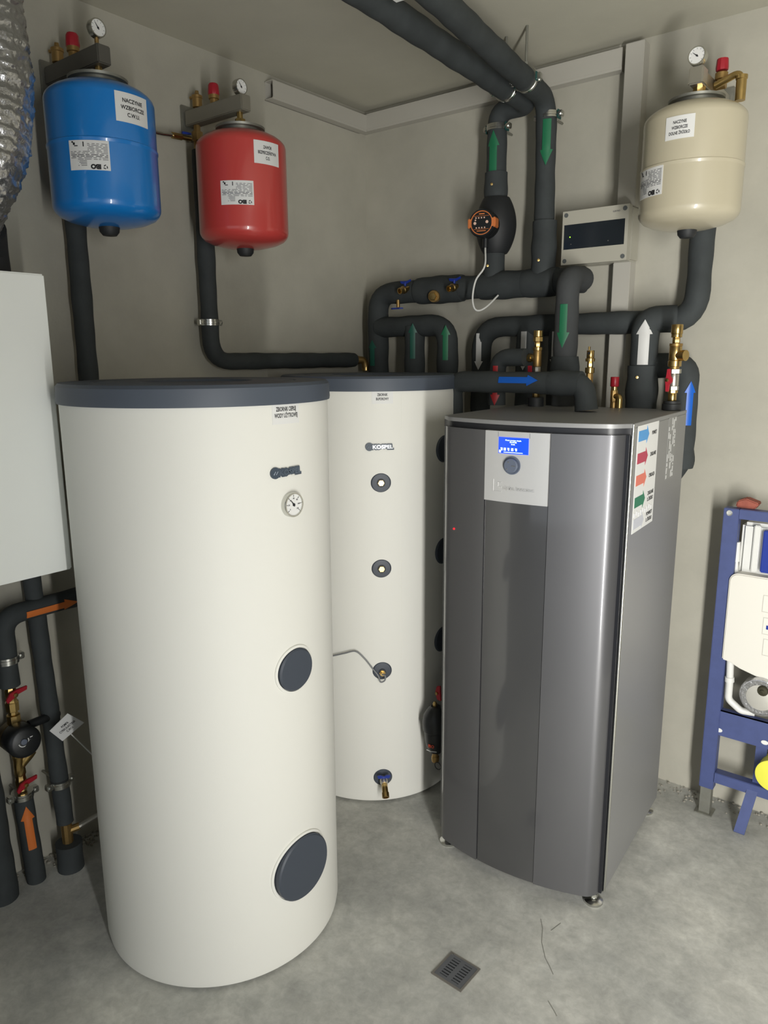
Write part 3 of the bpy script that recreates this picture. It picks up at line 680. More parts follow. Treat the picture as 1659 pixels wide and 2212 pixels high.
# --- blue up arrow pipe, right
YE = 2.74
pE = pipe('black insulated pipe with blue up arrow, right of the heat pump', [[wy(1415, 790, YE), V((wy(1481, 850, YE).x, YE, wy(1450, 788, YE).z)), V((wy(1481, 850, YE).x, YE, wy(1470, 990, YE).z)), wy(1440, 1035, YE)]], .043, fil=.085)
za, zb = wy(1492, 823, YE-.03).z, wy(1490, 919, YE-.03).z
o = V((wy(1481, 850, YE).x, YE, zb)); arrow('arrow_sticker', pipemap(o, EZ, toward(o, 20), .043), za-zb, .022, .038, .04, BTAPE, pE, 'blue up arrow tape')
sleeve(pE, (o.x, YE, wy(1470, 1010, YE).z), (o.x, YE, wy(1470, 970, YE).z), .047)
# --- green arrows group over the buffer tank
YG = 2.705; zF = 1.828
xG = lambda px: wy(px, 750, YG).x
pF = pipe('black insulated branch pipe with two green up arrows, behind the buffer tank', [[V((G0.x+.02, YP-.01, zF)), V((xG(967), YG, zF)), V((xG(967), YG, 1.50))], [V((xG(896), YG, 1.5)), V((xG(896), YG, zF))]], .045, fil=.085)
for px, y0, y1, of in ((890, 698, 775, -12), (962, 702, 778, -12)):
    za, zb = wy(px, y0, YG-.04).z, wy(px, y1, YG-.04).z
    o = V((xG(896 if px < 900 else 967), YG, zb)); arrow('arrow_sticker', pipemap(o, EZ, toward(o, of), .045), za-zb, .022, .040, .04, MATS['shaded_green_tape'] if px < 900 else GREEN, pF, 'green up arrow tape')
# --- blue right arrow pipe in front, over the heat pump
YH = 2.37
zH = wy(1110, 826, YH).z
x0, x1 = wy(977, 900, YH).x, wy(1262, 828, YH).x
pH = pipe('black insulated pipe with a blue right arrow, level above the heat pump top', [[V((x0, YH+.03, .9)), V((x0, YH, zH)), V((x1, YH, zH)), V((x1+.012, YH, 1.52))]], .0375, fil=.055)
xa, xb = wy(1076, 828, YH-.04).x, wy(1161, 825, YH-.04).x
o = V((xa, YH, zH)); f = pipemap(o, EX, V((0, -1, .25)), .0385); arrow('arrow_sticker', f, xb-xa, .021, .038, .042, BTAPE, pH, 'blue right arrow tape')
sleeve(pH, (wy(1190, 826, YH).x, YH, zH), (x1-.01, YH, zH), .043)
# --- red arrow pipe
YI = 2.50
xr = wy(1074, 830, YI).x; zI = wy(1100, 772, YI).z
pI = pipe('short black elbow pipe with a red down arrow, left of the brass relief valve', [[V((xr, YI, 1.516)), V((xr, YI, zI)), V((wy(1135, 772, YI).x, YI, zI))]], .032, fil=.05)
za, zb = wy(1070, 790, YI-.03).z, wy(1069, 876, YI-.03).z
o = V((xr, YI, za)); arrow('arrow_sticker', pipemap(o, -EZ, toward(o, -14), .033), za-zb, .018, .036, .04, RTAPE, pI, 'red down arrow tape')
# --- left wall pipes
XP = XL+.072
pBl = pipe('black insulated pipe behind the blue vessel going down the left wall', [[wx(150, 330, XP), V((XP, wx(176, 640, XP).y, 1.2))]], .031, fil=.06)
yR = wx(446, 560, XP).y; zR = wx(640, 779, XP).z
pRd = pipe('black insulated pipe under the red vessel, turning level toward the buffer tank', [[V((XP, yR, 2.42)), V((XP, yR, zR)), V((XP, wx(764, 779, XP).y, zR))]], .032, fil=.09)
clamp('small zinc clamp on the pipe below the red vessel', (XP, yR, wx(456, 697, XP).z), EZ, .033, -EX, .075, rubber=False)
el = thing('brass_elbow', 'brass elbow at the end of the level pipe, above the buffer tank lid', 'pipe fitting', wx(800, 797, XP+.02))
q0, q1, q2 = V((XP, wx(758, 779, XP).y, zR)), V((XP+.03, wx(788, 779, XP+.03).y, zR)), V((XP+.03, wx(790, 779, XP+.03).y, wx(790, 800, XP+.03).z))
obj('elbow_body', B().tube([q0, q1, q2], .0165, .03, 18, .008), BRASSD, el)
obj('elbow_nut', B().cyl(q0+EY*.02, q0+EY*.045, .022, 6), BRASS, el)
obj('elbow_outlet', B().cyl(q2, q2+EZ*.02, .018, 20), BRASS, el)

# ================================================================== brass stacks behind the heat pump
def stack(name, label, cat, px, y, segs, base=1.515, group=None):
    """segs: (part, top px, bottom px, half width px, material, sides)"""
    pts = [wy(px, s[2], y) for s in segs]; x = sum(p.x for p in pts)/len(pts)
    t = thing(name, label, cat, (x, y, base), group)
    sc = (V((x, y, 1.6))-CAM).dot(fw)/FPX; parts = {}
    for part, a, b_, hw, m_, sd in segs:
        za, zb = wy(px, a, y).z, wy(px, b_, y).z; r = hw*sc
        parts.setdefault((part, m_.name), (B(), m_))[0].lathe([(r*.93, 0), (r, (za-zb)*.06), (r, (za-zb)*.94), (r*.93, za-zb), (0, za-zb)], (x, y, zb), EZ, sd)
    for (part, _), (b_, m_) in parts.items(): obj(part, b_, m_, t)
    return t, x, sc
t, x, sc = stack('relief_valve', 'tall brass relief valve with red lever, between the white arrows', 'valve', 1160, 2.52, [
    ('bonnet', 714, 728, 10, BRASS, 20), ('bonnet', 728, 738, 10.5, BRASS, 8), ('bonnet', 738, 750, 7, BRASS, 6), ('valve_body', 750, 757, 10.5, BRASS, 20), ('valve_body', 757, 792, 9, BRASSD, 20),
    ('shutoff', 792, 808, 8, NICKEL, 8), ('shutoff', 808, 838, 7, NICKEL, 16), ('union', 838, 858, 8, BRASS, 8), ('rubber_seal', 858, 886, 17, RUBBER, 20)])
q = V((x, 2.52, wy(1160, 773, 2.52).z)); obj('outlet', B().cyl(q, q-EX*.045, .0125, 16).cyl(q-EX*.022, q-EX*.034, .016, 8), BRASS, t)
q = V((x-.016, 2.50, wy(1150, 802, 2.5).z)); obj('lever', B().prism([(-.008, .02), (.006, .02), (.009, -.02), (-.006, -.025)], q, EX, EZ, -EY*.008), REDP, t, bevel=.001)
t, x, sc = stack('air_vent', 'slim brass air vent behind the end of the blue arrow pipe', 'valve', 1273, 2.565, [
    ('vent_head', 757, 774, 8, BRASS, 16), ('vent_head', 774, 781, 10, BRASS, 16), ('neck', 781, 794, 6, BRASS, 6), ('vent_body', 794, 806, 10, BRASS, 16), ('vent_body', 806, 836, 8, BRASSD, 8), ('union', 836, 860, 9, BRASS, 12), ('rubber_seal', 860, 886, 16, RUBBER, 20)])
q = wy(1272, 763, 2.565-.014); obj('vent_hole', B().lathe([(.005, -.004), (.005, .002), (0, .002)], q, toward(q), 14), HOLE, t)  # dark disc painted for the shade inside the hole
q = wy(1273, 756, 2.565); obj('vent_tip', B().cyl(q, q+EZ*.012, .004, 10), BRASS, t)
t, x, sc = stack('safety_valve', 'small brass safety valve with red cap beside the large white up arrow', 'valve', 1326, 2.60, [
    ('red_cap', 814, 835, 9, REDP, 10), ('valve_body', 835, 843, 7, BRASS, 16), ('valve_body', 843, 868, 8, BRASSD, 8), ('valve_body', 868, 890, 7, BRASSD, 16)])
q = wy(1334, 856, 2.60); obj('outlet_tube', B().tube([V((x, 2.6, q.z)), V((q.x+.012, 2.59, q.z)), V((q.x+.012, 2.59, 1.516))], .011, .018, 14, .008), BRASS, t)
t, x, sc = stack('filling_valve', 'tallest brass valve stack with red lever, at the right rear of the heat pump', 'valve', 1456, 2.585, [
    ('bonnet', 701, 722, 12, BRASS, 20), ('bonnet', 722, 729, 11, BRASS, 20), ('neck', 729, 742, 8, BRASS, 6), ('valve_body', 742, 748, 13.5, BRASSD, 24), ('valve_body', 748, 779, 13, BRASS, 24), ('valve_body', 779, 792, 14, BRASS, 24), ('neck', 792, 797, 10, BRASSD, 16),
    ('ball_valve', 797, 807, 15, NICKEL, 6), ('ball_valve', 807, 834, 11, NICKEL, 20), ('ball_valve', 834, 843, 12, NICKEL, 6), ('union', 843, 849, 11, BRASS, 8), ('union', 849, 868, 9, BRASS, 16), ('rubber_seal', 866, 872, 17, RUBBER, 24), ('rubber_seal', 872, 886, 20, RUBBER, 24)])
q = V((x, 2.585, wy(1456, 768, 2.585).z)); obj('side_outlet', B().cyl(q, q+V((.036, -.012, 0)), .0165, 20).lathe([(.018, .028), (.018, .040), (0, .042)], q, V((.036, -.012, 0)), 20), BRASS, t)
q = wy(1446, 821, 2.585-.024); lv = obj('lever', B().prism([(-.005, .036), (.003, .037), (.005, .014), (.012, .004), (.012, -.006), (.004, -.014), (.002, -.038), (-.006, -.038), (-.008, -.012), (-.010, 0), (-.007, .012)], q, EX, EZ, V((-.3, -1, 0))*.009), REDP, t, bevel=.0012)
obj('lever_nut', B().lathe([(.006, 0), (.006, .006), (.0035, .007), (0, .007)], q+V((-.003, -.009, 0)), V((-.3, -1, 0)), 6), BRASS, t)

# ================================================================== circulator with orange ring
qc = wy(1040, 481, YP-.14); cn = V((-.10, -1, -.02)).normalized(); pc = V((xA, YP, qc.z))
cs = thing('circulator_pump', 'black circulator pump with orange ring and round button face, on the insulated pipe', 'pump', pc-EZ*.12)
rr = lambda L: .052+.034*math.sin(PI*min(1, max(0, L/.25)))**.7
b = B().tube([V((xA+.004, YP, wy(1075, 548, YP).z)), V((xA+.004, YP, wy(1075, 428, YP).z))], .06, 0, 26, .012, rad=lambda L: .047+.034*math.sin(PI*min(1, max(0, L/.215)))**.8)
obj('foam_shell', b, RUBBER, cs)
obj('motor_housing', B().lathe([(.052, 0), (.052, .05), (.050, .07), (.050, .082)], V((xA, YP-.05, qc.z)), (qc-V((xA, YP-.05, qc.z))), 40), BLK, cs)
nF = (qc-V((xA, YP-.05, qc.z))).normalized(); L_ = (qc-V((xA, YP-.05, qc.z))).length
oF = V((xA, YP-.05, qc.z)); sF = nF.cross(EZ).normalized()*-1; sF = sF if sF.x > 0 else -sF; uF = nF.cross(sF); uF = uF if uF.z > 0 else -uF
hh = obj('control_head', B().lathe([(.050, .05), (.053, .056), (.053, L_-.006), (.049, L_), (0, L_)], oF, nF, 44), BLK, cs)
obj('orange_ring', B().lathe([(.044, L_-.004), (.044, L_+.0015), (.0415, L_+.0018), (.0405, L_+.0005), (.0405, L_-.002)], oF, nF, 44), ORANGE, hh)
for k in (-1, 1):
    obj('orange_clip', B().box(oF+nF*(L_-.022)+sF*(k*.046)+uF*.0, (.018, .046, .036), (sF, nF, uF)), ORANGE, hh, bevel=.003)
fq = planemap(oF+nF*L_, sF, uF, nF)
bt = B()
for x_, y_, s_ in [(-.022+.011*k, .018, .0028) for k in range(4)]+[(-.02+.011*k, -.018, .0026) for k in range(4)]+[(-.024, .010, .003)]:
    bt.lathe([(s_, 0), (s_, .0016), (0, .002)], fq(x_, y_, 0), nF, 10)
for x_, y_ in ((-.026, -.001), (.022, .002)): bt.lathe([(.0055, 0), (.0055, .0016), (.003, .002), (.003, .001), (0, .001)], fq(x_, y_, 0), nF, 16)
obj('face_buttons', bt, mat('peach_print', (226, 190, 170), .5), hh)
lines_print('face_print', fq, [(-.03, .03, .024, .0012), (-.03, .03, -.024, .0012), (-.018, .018, -.031, .003), (-.010, .012, .030, .004)], ORANGE, hh, .0012)
obj('cable_gland', B().cyl(oF+nF*(L_-.055)-uF*.05, oF+nF*(L_-.055)-uF*.085, .012, 14), BLK, cs)
cpts = [oF+nF*(L_-.055)-uF*.083, wy(1047, 575, 2.60), wy(1028, 605, 2.59), wy(1021, 640, 2.59), wy(1024, 664, 2.60), wy(1034, 671, 2.61), wy(1052, 662, 2.63), wy(1076, 638, 2.68)]
def smooth(P, n=6):
    P = [P[0]*2-P[1]]+P+[P[-1]*2-P[-2]]; out = []
    for i in range(1, len(P)-2):
        for k in range(n):
            t = k/n; a, b_, c, d = P[i-1], P[i], P[i+1], P[i+2]
            out.append(.5*((2*b_)+(c-a)*t+(2*a-5*b_+4*c-d)*t*t+(3*b_-a-3*c+d)*t**3))
    return out+[P[-2]]
tag(obj('pump_cable', B().tube(smooth(cpts), .0035, 0, 10, .01), WPLAST), 'thin white cable looping below the orange-ringed circulator', 'cable')
ct = thing('sensor_cable', 'grey sensor cable curving into the third port of the buffer tank', 'cable', wy(757, 1407, 1.95))
def on_t2(px, py, w=.012):
    d = ray(px, py); a_ = d.x**2+d.y**2; b_ = -(d.x*C2[0]+d.y*C2[1]); c_ = C2[0]**2+C2[1]**2-(R2+w)**2
    return CAM+d*((-b_-math.sqrt(max(0, b_*b_-a_*c_)))/a_)
cpt = [on_t2(690, 1420), on_t2(717, 1417), on_t2(745, 1411), on_t2(768, 1407), on_t2(787, 1422), on_t2(804, 1443), on_t2(817, 1460, .018), on_t2(822, 1473, .026), on_t2(831, 1470, .03), on_t2(832, 1460, .028), on_t2(826, 1457, .02)]
obj('cable', B().tube(smooth(cpt), .0028, 0, 10, .01), SILICON, ct)

# ================================================================== dirt separator beside the buffer tank
YS = 2.13; qs = wy(941, 1570, YS)
zs = lambda py: wy(941, py, YS).z
ds = thing('magnetic_dirt_filter', 'black dirt filter with red lettering, between buffer tank and heat pump', 'filter', (qs.x, YS, zs(1650)))
r_ = .050
obj('filter_shell', B().lathe([(.025, zs(1622)), (.036, zs(1608)), (.040, zs(1600)), (.042, zs(1582)), (.0425, zs(1578)), (.048, zs(1575)), (.050, zs(1560)), (.046, zs(1545)), (.030, zs(1530)), (.018, zs(1525))], (qs.x, YS, 0), EZ, 36), BLK, ds)
obj('filter_drain', B().lathe([(.013, zs(1645)), (.015, zs(1640)), (.015, zs(1634)), (.012, zs(1632)), (.012, zs(1620))], (qs.x, YS, 0), EZ, 16), BRASSD, ds)
obj('filter_vent', B().lathe([(.008, zs(1527)), (.008, zs(1520)), (.004, zs(1516))], (qs.x-.004, YS, 0), EZ, 12), BRASS, ds)
fm = cylmap((qs.x, YS), .041, 12, zs(1601)); letters('filter_lettering', ['IBO'], fm, REDTXT, ds, .022, .012, w=.0025)
lines_print('filter_print', cylmap((qs.x, YS), .041, 12, zs(1613)), [(-.02, .02, 0, .003)], PAPER, ds, .002)
obj('plug_ring', B().tube([V((qs.x+.02+.014*math.cos(k*PI/8), YS-.012, zs(1645)-.006+.014*math.sin(k*PI/8))) for k in range(17)], .0016, 0, 8, .01), RUBBER, ds)
obj('inlet_pipe', B().tube([V((qs.x, YS, zs(1550))), V((qs.x+.03, YS, zs(1545))), V((qs.x+.03, YS+.05, zs(1490))), V((x0, YH-.01, zs(1480)))], .018, .02, 16), BLK, ds)
qv = wy(946, 1498, YS-.02); obj('red_lever', B().prism([(-.006, .026), (.008, .03), (.012, -.028), (-.004, -.026), (-.012, -.004), (-.012, .006)], qv, EX, EZ, EY*.008), REDP, ds, bevel=.001)
obj('lever_nut', B().lathe([(.006, 0), (.006, .006), (0, .006)], qv-EX*.004, -EY, 6), BRASS, ds)

# ================================================================== cable trunking and fuse box
def trunk(label, b, openend=None):
    t = thing('cable_trunking', label, 'cable trunking', b[0], 'white cable trunking'); return t
TH = .045
zt_ = wx(785, 247, XL+TH).z; zb_ = wx(787, 283, XL+TH).z
ys = wx(588, 172, XL+TH).y
t = thing('cable_trunking', 'short white trunking on the left wall with an open end, reaching the room corner', 'cable trunking', (XL, (ys+YB)/2, zb_), 'white cable trunking')
obj('channel', B().bx(XL, XL+.003, ys, YB-TH, zb_, zt_).bx(XL, XL+TH-.003, ys, YB-TH, zb_, zb_+.003).bx(XL, XL+TH-.003, ys, YB-TH, zt_-.003, zt_), WPVC, t)
obj('cover', B().bx(XL+TH-.0035, XL+TH, ys+.004, YB-TH, zb_+.008, zt_).bx(XL+TH-.006, XL+TH-.001, ys+.004, YB-TH, zb_-.001, zb_+.008), WPVC, t)
bb = B()
for k in range(3): bb.tube([V((XL+.02+.006*k, ys+.05+.02*k, zt_-.02)), V((XL+.02, ys+.06+.02*k, zt_+.008)), V((XL+.02, ys+.12+.01*k, zt_-.02))], .003, .01, 8)
obj('cable_end', bb, RUBBER, t)
zt2 = wy(790, 247, YB-TH).z; zb2 = wy(790, 284, YB-TH).z
xe = wy(1346, 120, YB-TH).x
t = thing('cable_trunking', 'long white trunking running level under the ceiling on the back wall', 'cable trunking', ((XL+xe)/2, YB, zb2), 'white cable trunking')
obj('channel', B().bx(XL, xe-.01, YB-TH+.003, YB, zb2, zt2), WPVC, t)
obj('cover', B().bx(XL+TH, xe-.004, YB-TH, YB-TH+.004, zb2+.008, zt2).bx(XL+TH, xe-.004, YB-TH+.001, YB-TH+.006, zb2-.001, zb2+.008), WPVC, t)
TV = .06
xa, xb = wy(1351, 110, YB-TV).x, wy(1392, 100, YB-TV).x; ztop = min(ZT-.001, wy(1370, 90, YB-TV).z)
fq0, fq1, fq2, fq3 = wy(1216, 456, YB-.115), wy(1363, 441, YB-.115), wy(1349, 562, YB-.115), wy(1212, 573, YB-.115)
fx0, fx1 = (fq0.x+fq3.x)/2, (fq1.x+fq2.x)/2; fz0, fz1 = (fq2.z+fq3.z)/2, (fq0.z+fq1.z)/2
t = thing('cable_trunking', 'upright white trunking from the ceiling down to the top of the fuse box', 'cable trunking', ((xa+xb)/2, YB, fz1), 'white cable trunking')
obj('channel', B().bx(xa+.002, xb-.002, YB-TV+.004, YB, fz1, ztop), WPVC, t)
obj('cover', B().bx(xa, xb, YB-TV, YB-TV+.006, fz1, ztop), WPVC, t, bevel=.002)
xa2, xb2 = wy(1320, 650, YB-TV).x, wy(1357, 650, YB-TV).x
t = thing('cable_trunking', 'upright white trunking from the bottom of the fuse box down behind the heat pump', 'cable trunking', ((xa2+xb2)/2, YB, .9), 'white cable trunking')
obj('channel', B().bx(xa2+.002, xb2-.002, YB-TV+.004, YB, .9, fz0), WPVC, t)
obj('cover', B().bx(xa2, xb2, YB-TV, YB-TV+.006, .9, fz0), WPVC, t, bevel=.002)
fb = thing('fuse_box', 'grey fuse box with smoked window, on the back wall by the cream vessel', 'fuse box', ((fx0+fx1)/2, YB, fz0))
ff = YB-.115
obj('box_body', B().bx(fx0, fx1, ff+.035, YB, fz0, fz1), GPLAST, fb, bevel=.006)
wl, wr, wb_, wt = fx0+.006, fx1-.012, fz0+.055, fz1-.048
b = B().bx(fx0, fx1, ff, ff+.034, fz0, wb_).bx(fx0, fx1, ff, ff+.034, wt, fz1).bx(fx0, wl, ff, ff+.034, wb_, wt).bx(wr, fx1, ff, ff+.034, wb_, wt)
fc = obj('front_cover', b, GPLAST, fb)
wn = obj('smoked_window', B().bx(wl, wr, ff+.003, ff+.01, wb_, wt), SMOKE, fb)
obj('breaker_row', B().bx(wl+.02, wr-.05, ff+.012, ff+.03, wb_+.03, wt-.03), mat('dark_breakers', (50, 54, 58), .5), fb)
for x_, z_ in ((fx0+.014, fz0+.014), (fx1-.014, fz0+.014), (fx0+.014, fz1-.014), (fx1-.014, fz1-.014)):
    obj('cover_screw', B().lathe([(.008, -.003), (.008, .0015), (.006, .0015), (.006, .0005), (0, .0005)], (x_, ff, z_), -EY, 20), mat('grey_screw', (92, 96, 96), .5), fb)
obj('green_indicator', B().lathe([(.002, -.001), (.002, .002), (0, .0025)], (wl+.025, ff+.003, (wb_+wt)/2), -EY, 10), LEDG, fb)
obj('window_latch', B().lathe([(.002, -.001), (.002, .0015), (0, .002)], (wl+.03, ff+.003, wb_+.018), -EY, 10).lathe([(.002, -.001), (.002, .0015), (0, .002)], (wr-.06, ff+.003, wb_+.018), -EY, 10), CHROME, fb)
letters('box_lettering', ['ELEKTRO'], planemap((fx1-.045, ff, fz1-.02), EX, EZ, -EY), INKG, fb, .026, .005, w=.0006)
zl = ff+.034
obj('cover_seam', B().bx(fx0+.002, fx1-.002, ff+.034, ff+.036, fz0+.002, fz1-.002), INKG, fb)

# ================================================================== left: cabinet, duct, circulation line
XC = -1.95
yc = wx(125, 900, XC).y; zc1 = wx(92, 592, XC).z; zc0 = wx(159, 1228, XC).z
cb = thing('wall_cabinet', 'white enamelled wall cabinet at the left edge, in front of the large tank', 'cabinet', (XL, yc-.35, zc0))
obj('cabinet_body', B().bx(XL, XC-.022, yc-.7, yc, zc0+.004, zc1-.004), WHITEM, cb, bevel=.004)
obj('cabinet_door', B().bx(XC-.02, XC, yc-.7, yc, zc0, zc1), WHITEM, cb, bevel=.004)
# foil duct
XD = -2.0
dpts = smooth([V((XD, wx(-70, -150, XD).y-.03, ZT)), wx(-70, -150, XD), wx(-44, 30, XD), wx(-22, 200, XD), wx(-38, 340, XD), wx(-62, 440, XD-.03), wx(-66, 505, XD-.06)], 8)
from mathutils import noise
def rj(L, j):
    a = j*2*PI/110; q = V((math.cos(a)*2.2, math.sin(a)*2.2, L*24))
    return 1+.018*math.sin(L*2*PI/.030+a*1.0+2*noise.noise(q*.8))+.05*noise.noise(q*1.1)+.07*abs(noise.noise(q*2.6))+.05*abs(noise.noise(q*6.0))
dt = thing('foil_duct', 'crinkled silver foil flexible duct hanging at the top left edge', 'duct', wx(-66, 505, XD-.06))
obj('foil_hose', B().tube(dpts, .1, 0, 110, .0035, rad=lambda L: .096 if L < .62 else max(.07, .096-(L-.62)*.16), rj=rj), FOIL, dt, sharp=60)
obj('duct_collar', B().tube([wx(-66, 490, XD-.06), wx(-60, 540, XD-.10), V((XD-.10, wx(-52, 590, XD-.10).y, zc1-.01))], .085, .06, 30, .02), RUBBER, dt)
# circulation line
XQ = XL+.085
def wq(px, py): return wx(px, py, XQ)
yq = wq(40, 1640).y; 
pQ = pipe('black insulated riser with an orange up arrow, standing at the left wall', [[V((XQ, wz(66, 1915, .0).y+.03, 0.0)), V((XQ, yq, wq(47, 1722).z))]], .030, cat='insulated pipe')
# straighten: riser top part
zq = lambda py: wq(38, py).z
ztop_el = wq(60, 1318).z
pQ2 = pipe('black insulated pipe with an orange right arrow, level under the white cabinet', [[V((XQ, yq, zq(1475))), V((XQ, yq, ztop_el)), V((XQ, wq(330, 1290).y, ztop_el))]], .031, fil=.06)
arrow('arrow_sticker', pipemap(V((XQ, wq(47, 1322).y, ztop_el)), EY, V((1, 0, -.15)), .032), wq(158, 1298).y-wq(47, 1322).y, .020, .036, .045, OTAPE, pQ2, 'orange right arrow tape')
za, zb = wq(55, 1730).z, wq(68, 1823).z
o = V((XQ, wz(66, 1915, .0).y+.03, zb)); dq = (V((XQ, yq, wq(47, 1722).z))-V((XQ, wz(66, 1915, 0).y+.03, 0))).normalized()
o = V((XQ, wz(66, 1915, .0).y+.03, 0))+dq*zb; arrow('arrow_sticker', pipemap(o, dq, toward(o, 8), .031), za-zb, .024, .042, .05, OTAPE, pQ, 'orange up arrow tape')
clamp('zinc clamp at the top of the riser with the orange arrow', V((XQ, yq, wq(47, 1716).z)), EZ, .030, -EX, .085, rubber=False)
clamp('zinc clamp above the upper red lever, at the left edge', V((XQ, yq, wq(14, 1424).z)), EZ, .032, -EX, .085, rubber=False)
# brass line pieces
def ballvalve(label, z, flip=1):
    v = thing('ball_valve', label, 'valve', (XQ, yq, z-.03), 'small ball valves with red levers')
    obj('valve_body', B().lathe([(.013, -.03), (.016, -.028), (.016, -.016), (.018, -.008), (.018, .008), (.016, .016), (.016, .028), (.013, .03)], (XQ, yq, z), EZ, 8), BRASS, v)
    hq = V((XQ+.022, yq, z))
    obj('red_lever', B().prism([(-.028, -.012), (-.024, -.022), (-.006, -.012), (.010, -.002), (.038, .004), (.040, .016), (.006, .014), (-.014, .008)], hq, EY, EZ, EX*.008), REDP, v, bevel=.001)
    obj('lever_nut', B().lathe([(.007, 0), (.007, .008), (0, .009)], hq+EX*.007, EX, 6), BRASS, v)
    obj('stem', B().cyl(V((XQ, yq, z)), hq+EX*.006, .006, 10), BRASS, v)
ballvalve('small brass ball valve with red lever, above the small black pump', zq(1490))
ballvalve('small brass ball valve with red lever, below the brass strainer', zq(1692))
un = thing('pipe_union', 'brass threaded union directly above the small black pump', 'pipe fitting', (XQ, yq, zq(1562)))
obj('union_nut', B().lathe([(.017, zq(1566)), (.021, zq(1563)), (.021, zq(1540)), (.015, zq(1538)), (.015, zq(1532)), (.020, zq(1530)), (.021, zq(1512)), (.016, zq(1508)), (.014, zq(1500))], (XQ, yq, 0), EZ, 8), BRASS, un)
cpz = zq(1588); sp = thing('circulation_pump', 'small black round circulation pump on the pipe at the left edge', 'pump', (XQ, yq, cpz-.05))
pn = V((1, -.12, .12)).normalized()
obj('pump_housing', B().lathe([(.046, -.03), (.05, -.02), (.05, .01), (.046, .014)], (XQ, yq, cpz), pn, 36).cyl((XQ, yq, cpz-.055), (XQ, yq, cpz+.055), .017, 16), mat('dark_brass', (110, 96, 70), .45, metal=.9), sp)
pm = obj('pump_motor', B().lathe([(.047, .012), (.050, .018), (.050, .078), (.045, .086), (.037, .090), (0, .090)], (XQ, yq, cpz), pn, 40), BLK, sp)
pq = planemap(V((XQ, yq, cpz))+pn*.0902, EY, EZ, pn)
ar = B()
for i in range(14):
    t0, t1 = math.radians(190+i*14), math.radians(190+(i+1)*14)
    ar.add([pq(math.cos(t)*rad-.006, math.sin(t)*rad+.006, .0006) for t, rad in ((t0, .014), (t1, .014), (t1, .017), (t0, .017))], [(0, 1, 2, 3)])
obj('dial_arc', ar, PAPER, pm)
lines_print('pump_print', pq, [(.014, .026, .012, .003), (.014, .028, .004, .003), (.016, .026, -.004, .003), (-.012, .006, -.024, .004), (-.008, .004, -.031, .003)], PAPER, pm, .0008)
obj('pump_knob', B().lathe([(.009, 0), (.009, .004), (0, .0045)], pq(-.006, .006, 0), pn, 20), KNOBM, pm)
obj('cable_plug', B().tube([V((XQ+.02, yq+.035, cpz+.03)), V((XQ+.02, yq+.09, cpz+.03)), V((XQ, yq+.14, cpz+.02))], .014, .03, 12), BLK, sp)
st = thing('strainer', 'brass y-shaped strainer below the small black pump', 'pipe fitting', (XQ, yq, zq(1672)))
zst = zq(1652)
obj('strainer_body', B().lathe([(.016, zq(1676)), (.018, zq(1672)), (.017, zq(1660)), (.017, zq(1640)), (.019, zq(1636)), (.019, zq(1630))], (XQ, yq, 0), EZ, 10), BRASS, st)
obj('strainer_leg', B().lathe([(.014, 0), (.016, .02), (.019, .045), (.019, .06), (.015, .062), (0, .063)], (XQ, yq, zst-.01), V((.15, .62, .77)), 18), BRASS, st)
obj('riser_tail', B().cyl((XQ, yq, zq(1712)), (XQ, yq, zq(1674)), .011, 14), BRASSD, st)
XS = XL+.115
# rear pipe with clamp, tee and thick foot
yS = wx(145, 1800, XS).y
p5 = pipe('black insulated pipe behind the riser, in the shade of the large tank', [[wx(20, 900, XL+.032), wx(141, 1775, XS)]], .028)
clamp('zinc clamp on the shaded pipe behind the riser', wx(130, 1690, XS), EZ, .029, -EX, XS-XL, rubber=False)
zt3 = wx(146, 1800, XS).z
ft = thing('drain_tee', 'dull brass tee with a side outlet low on the shaded pipe', 'pipe fitting', (XS, yS, wq(146, 1812).z))
obj('tee_body', B().cyl((XS, yS, zt3-.035), (XS, yS, zt3+.04), .018, 10), BRASSD, ft)
obj('tee_outlet', B().cyl((XS, yS, zt3+.01), (XS+.02, yS+.035, zt3+.018), .013, 10), BRASSD, ft)
obj('tee_valve', B().cyl((XS+.02, yS+.035, zt3+.018), (XS+.05, yS+.10, zt3+.045), .010, 10), NICKEL, ft)
p6 = pipe('thick black foam wrapped foot of the shaded pipe on the floor', [[V((XS+.004, yS, .0)), V((XS+.004, yS, zt3-.03))]], .043)
p7 = pipe('black insulated pipe at the far left edge of the floor', [[V((XQ, wz(-8, 1955, 0).y+.03, 0)), V((XQ, wz(-8, 1955, 0).y, zc0))]], .046)
# tag on the pump cable
tp = [wx(107, 1579, XQ+.10), wx(135, 1601, XQ+.10), wx(182, 1561, XQ+.10), wx(146, 1541, XQ+.10)]
tg = thing('paper_tag', 'tilted white paper tag on a cable tie beside the small black pump', 'tag', tp[1])
b = B(); nT = (tp[1]-tp[0]).cross(tp[3]-tp[0]).normalized(); nT = nT if nT.x > 0 else -nT
b.add(tp+[p-nT*.001 for p in tp], [(0, 1, 2, 3), (7, 6, 5, 4), (0, 4, 5, 1), (1, 5, 6, 2), (2, 6, 7, 3), (3, 7, 4, 0)])
obj('tag_sheet', b, PAPER, tg)
uT = (tp[2]-tp[1]).normalized(); vT = (tp[0]-tp[1]).normalized(); cT = (tp[0]+tp[2])/2
letters('tag_lettering', ['POMPA', 'CYRKULACYJNA', 'C.W.U.'], planemap(cT, uT, vT, nT), INK, tg, .058, .0085, 1.55, w=.0008)
obj('cable_tie', B().tube([wx(130, 1556, XQ+.096), wx(150, 1582, XQ+.097), wx(205, 1636, XQ+.10)], .002, .02, 8), WPLAST, tg)
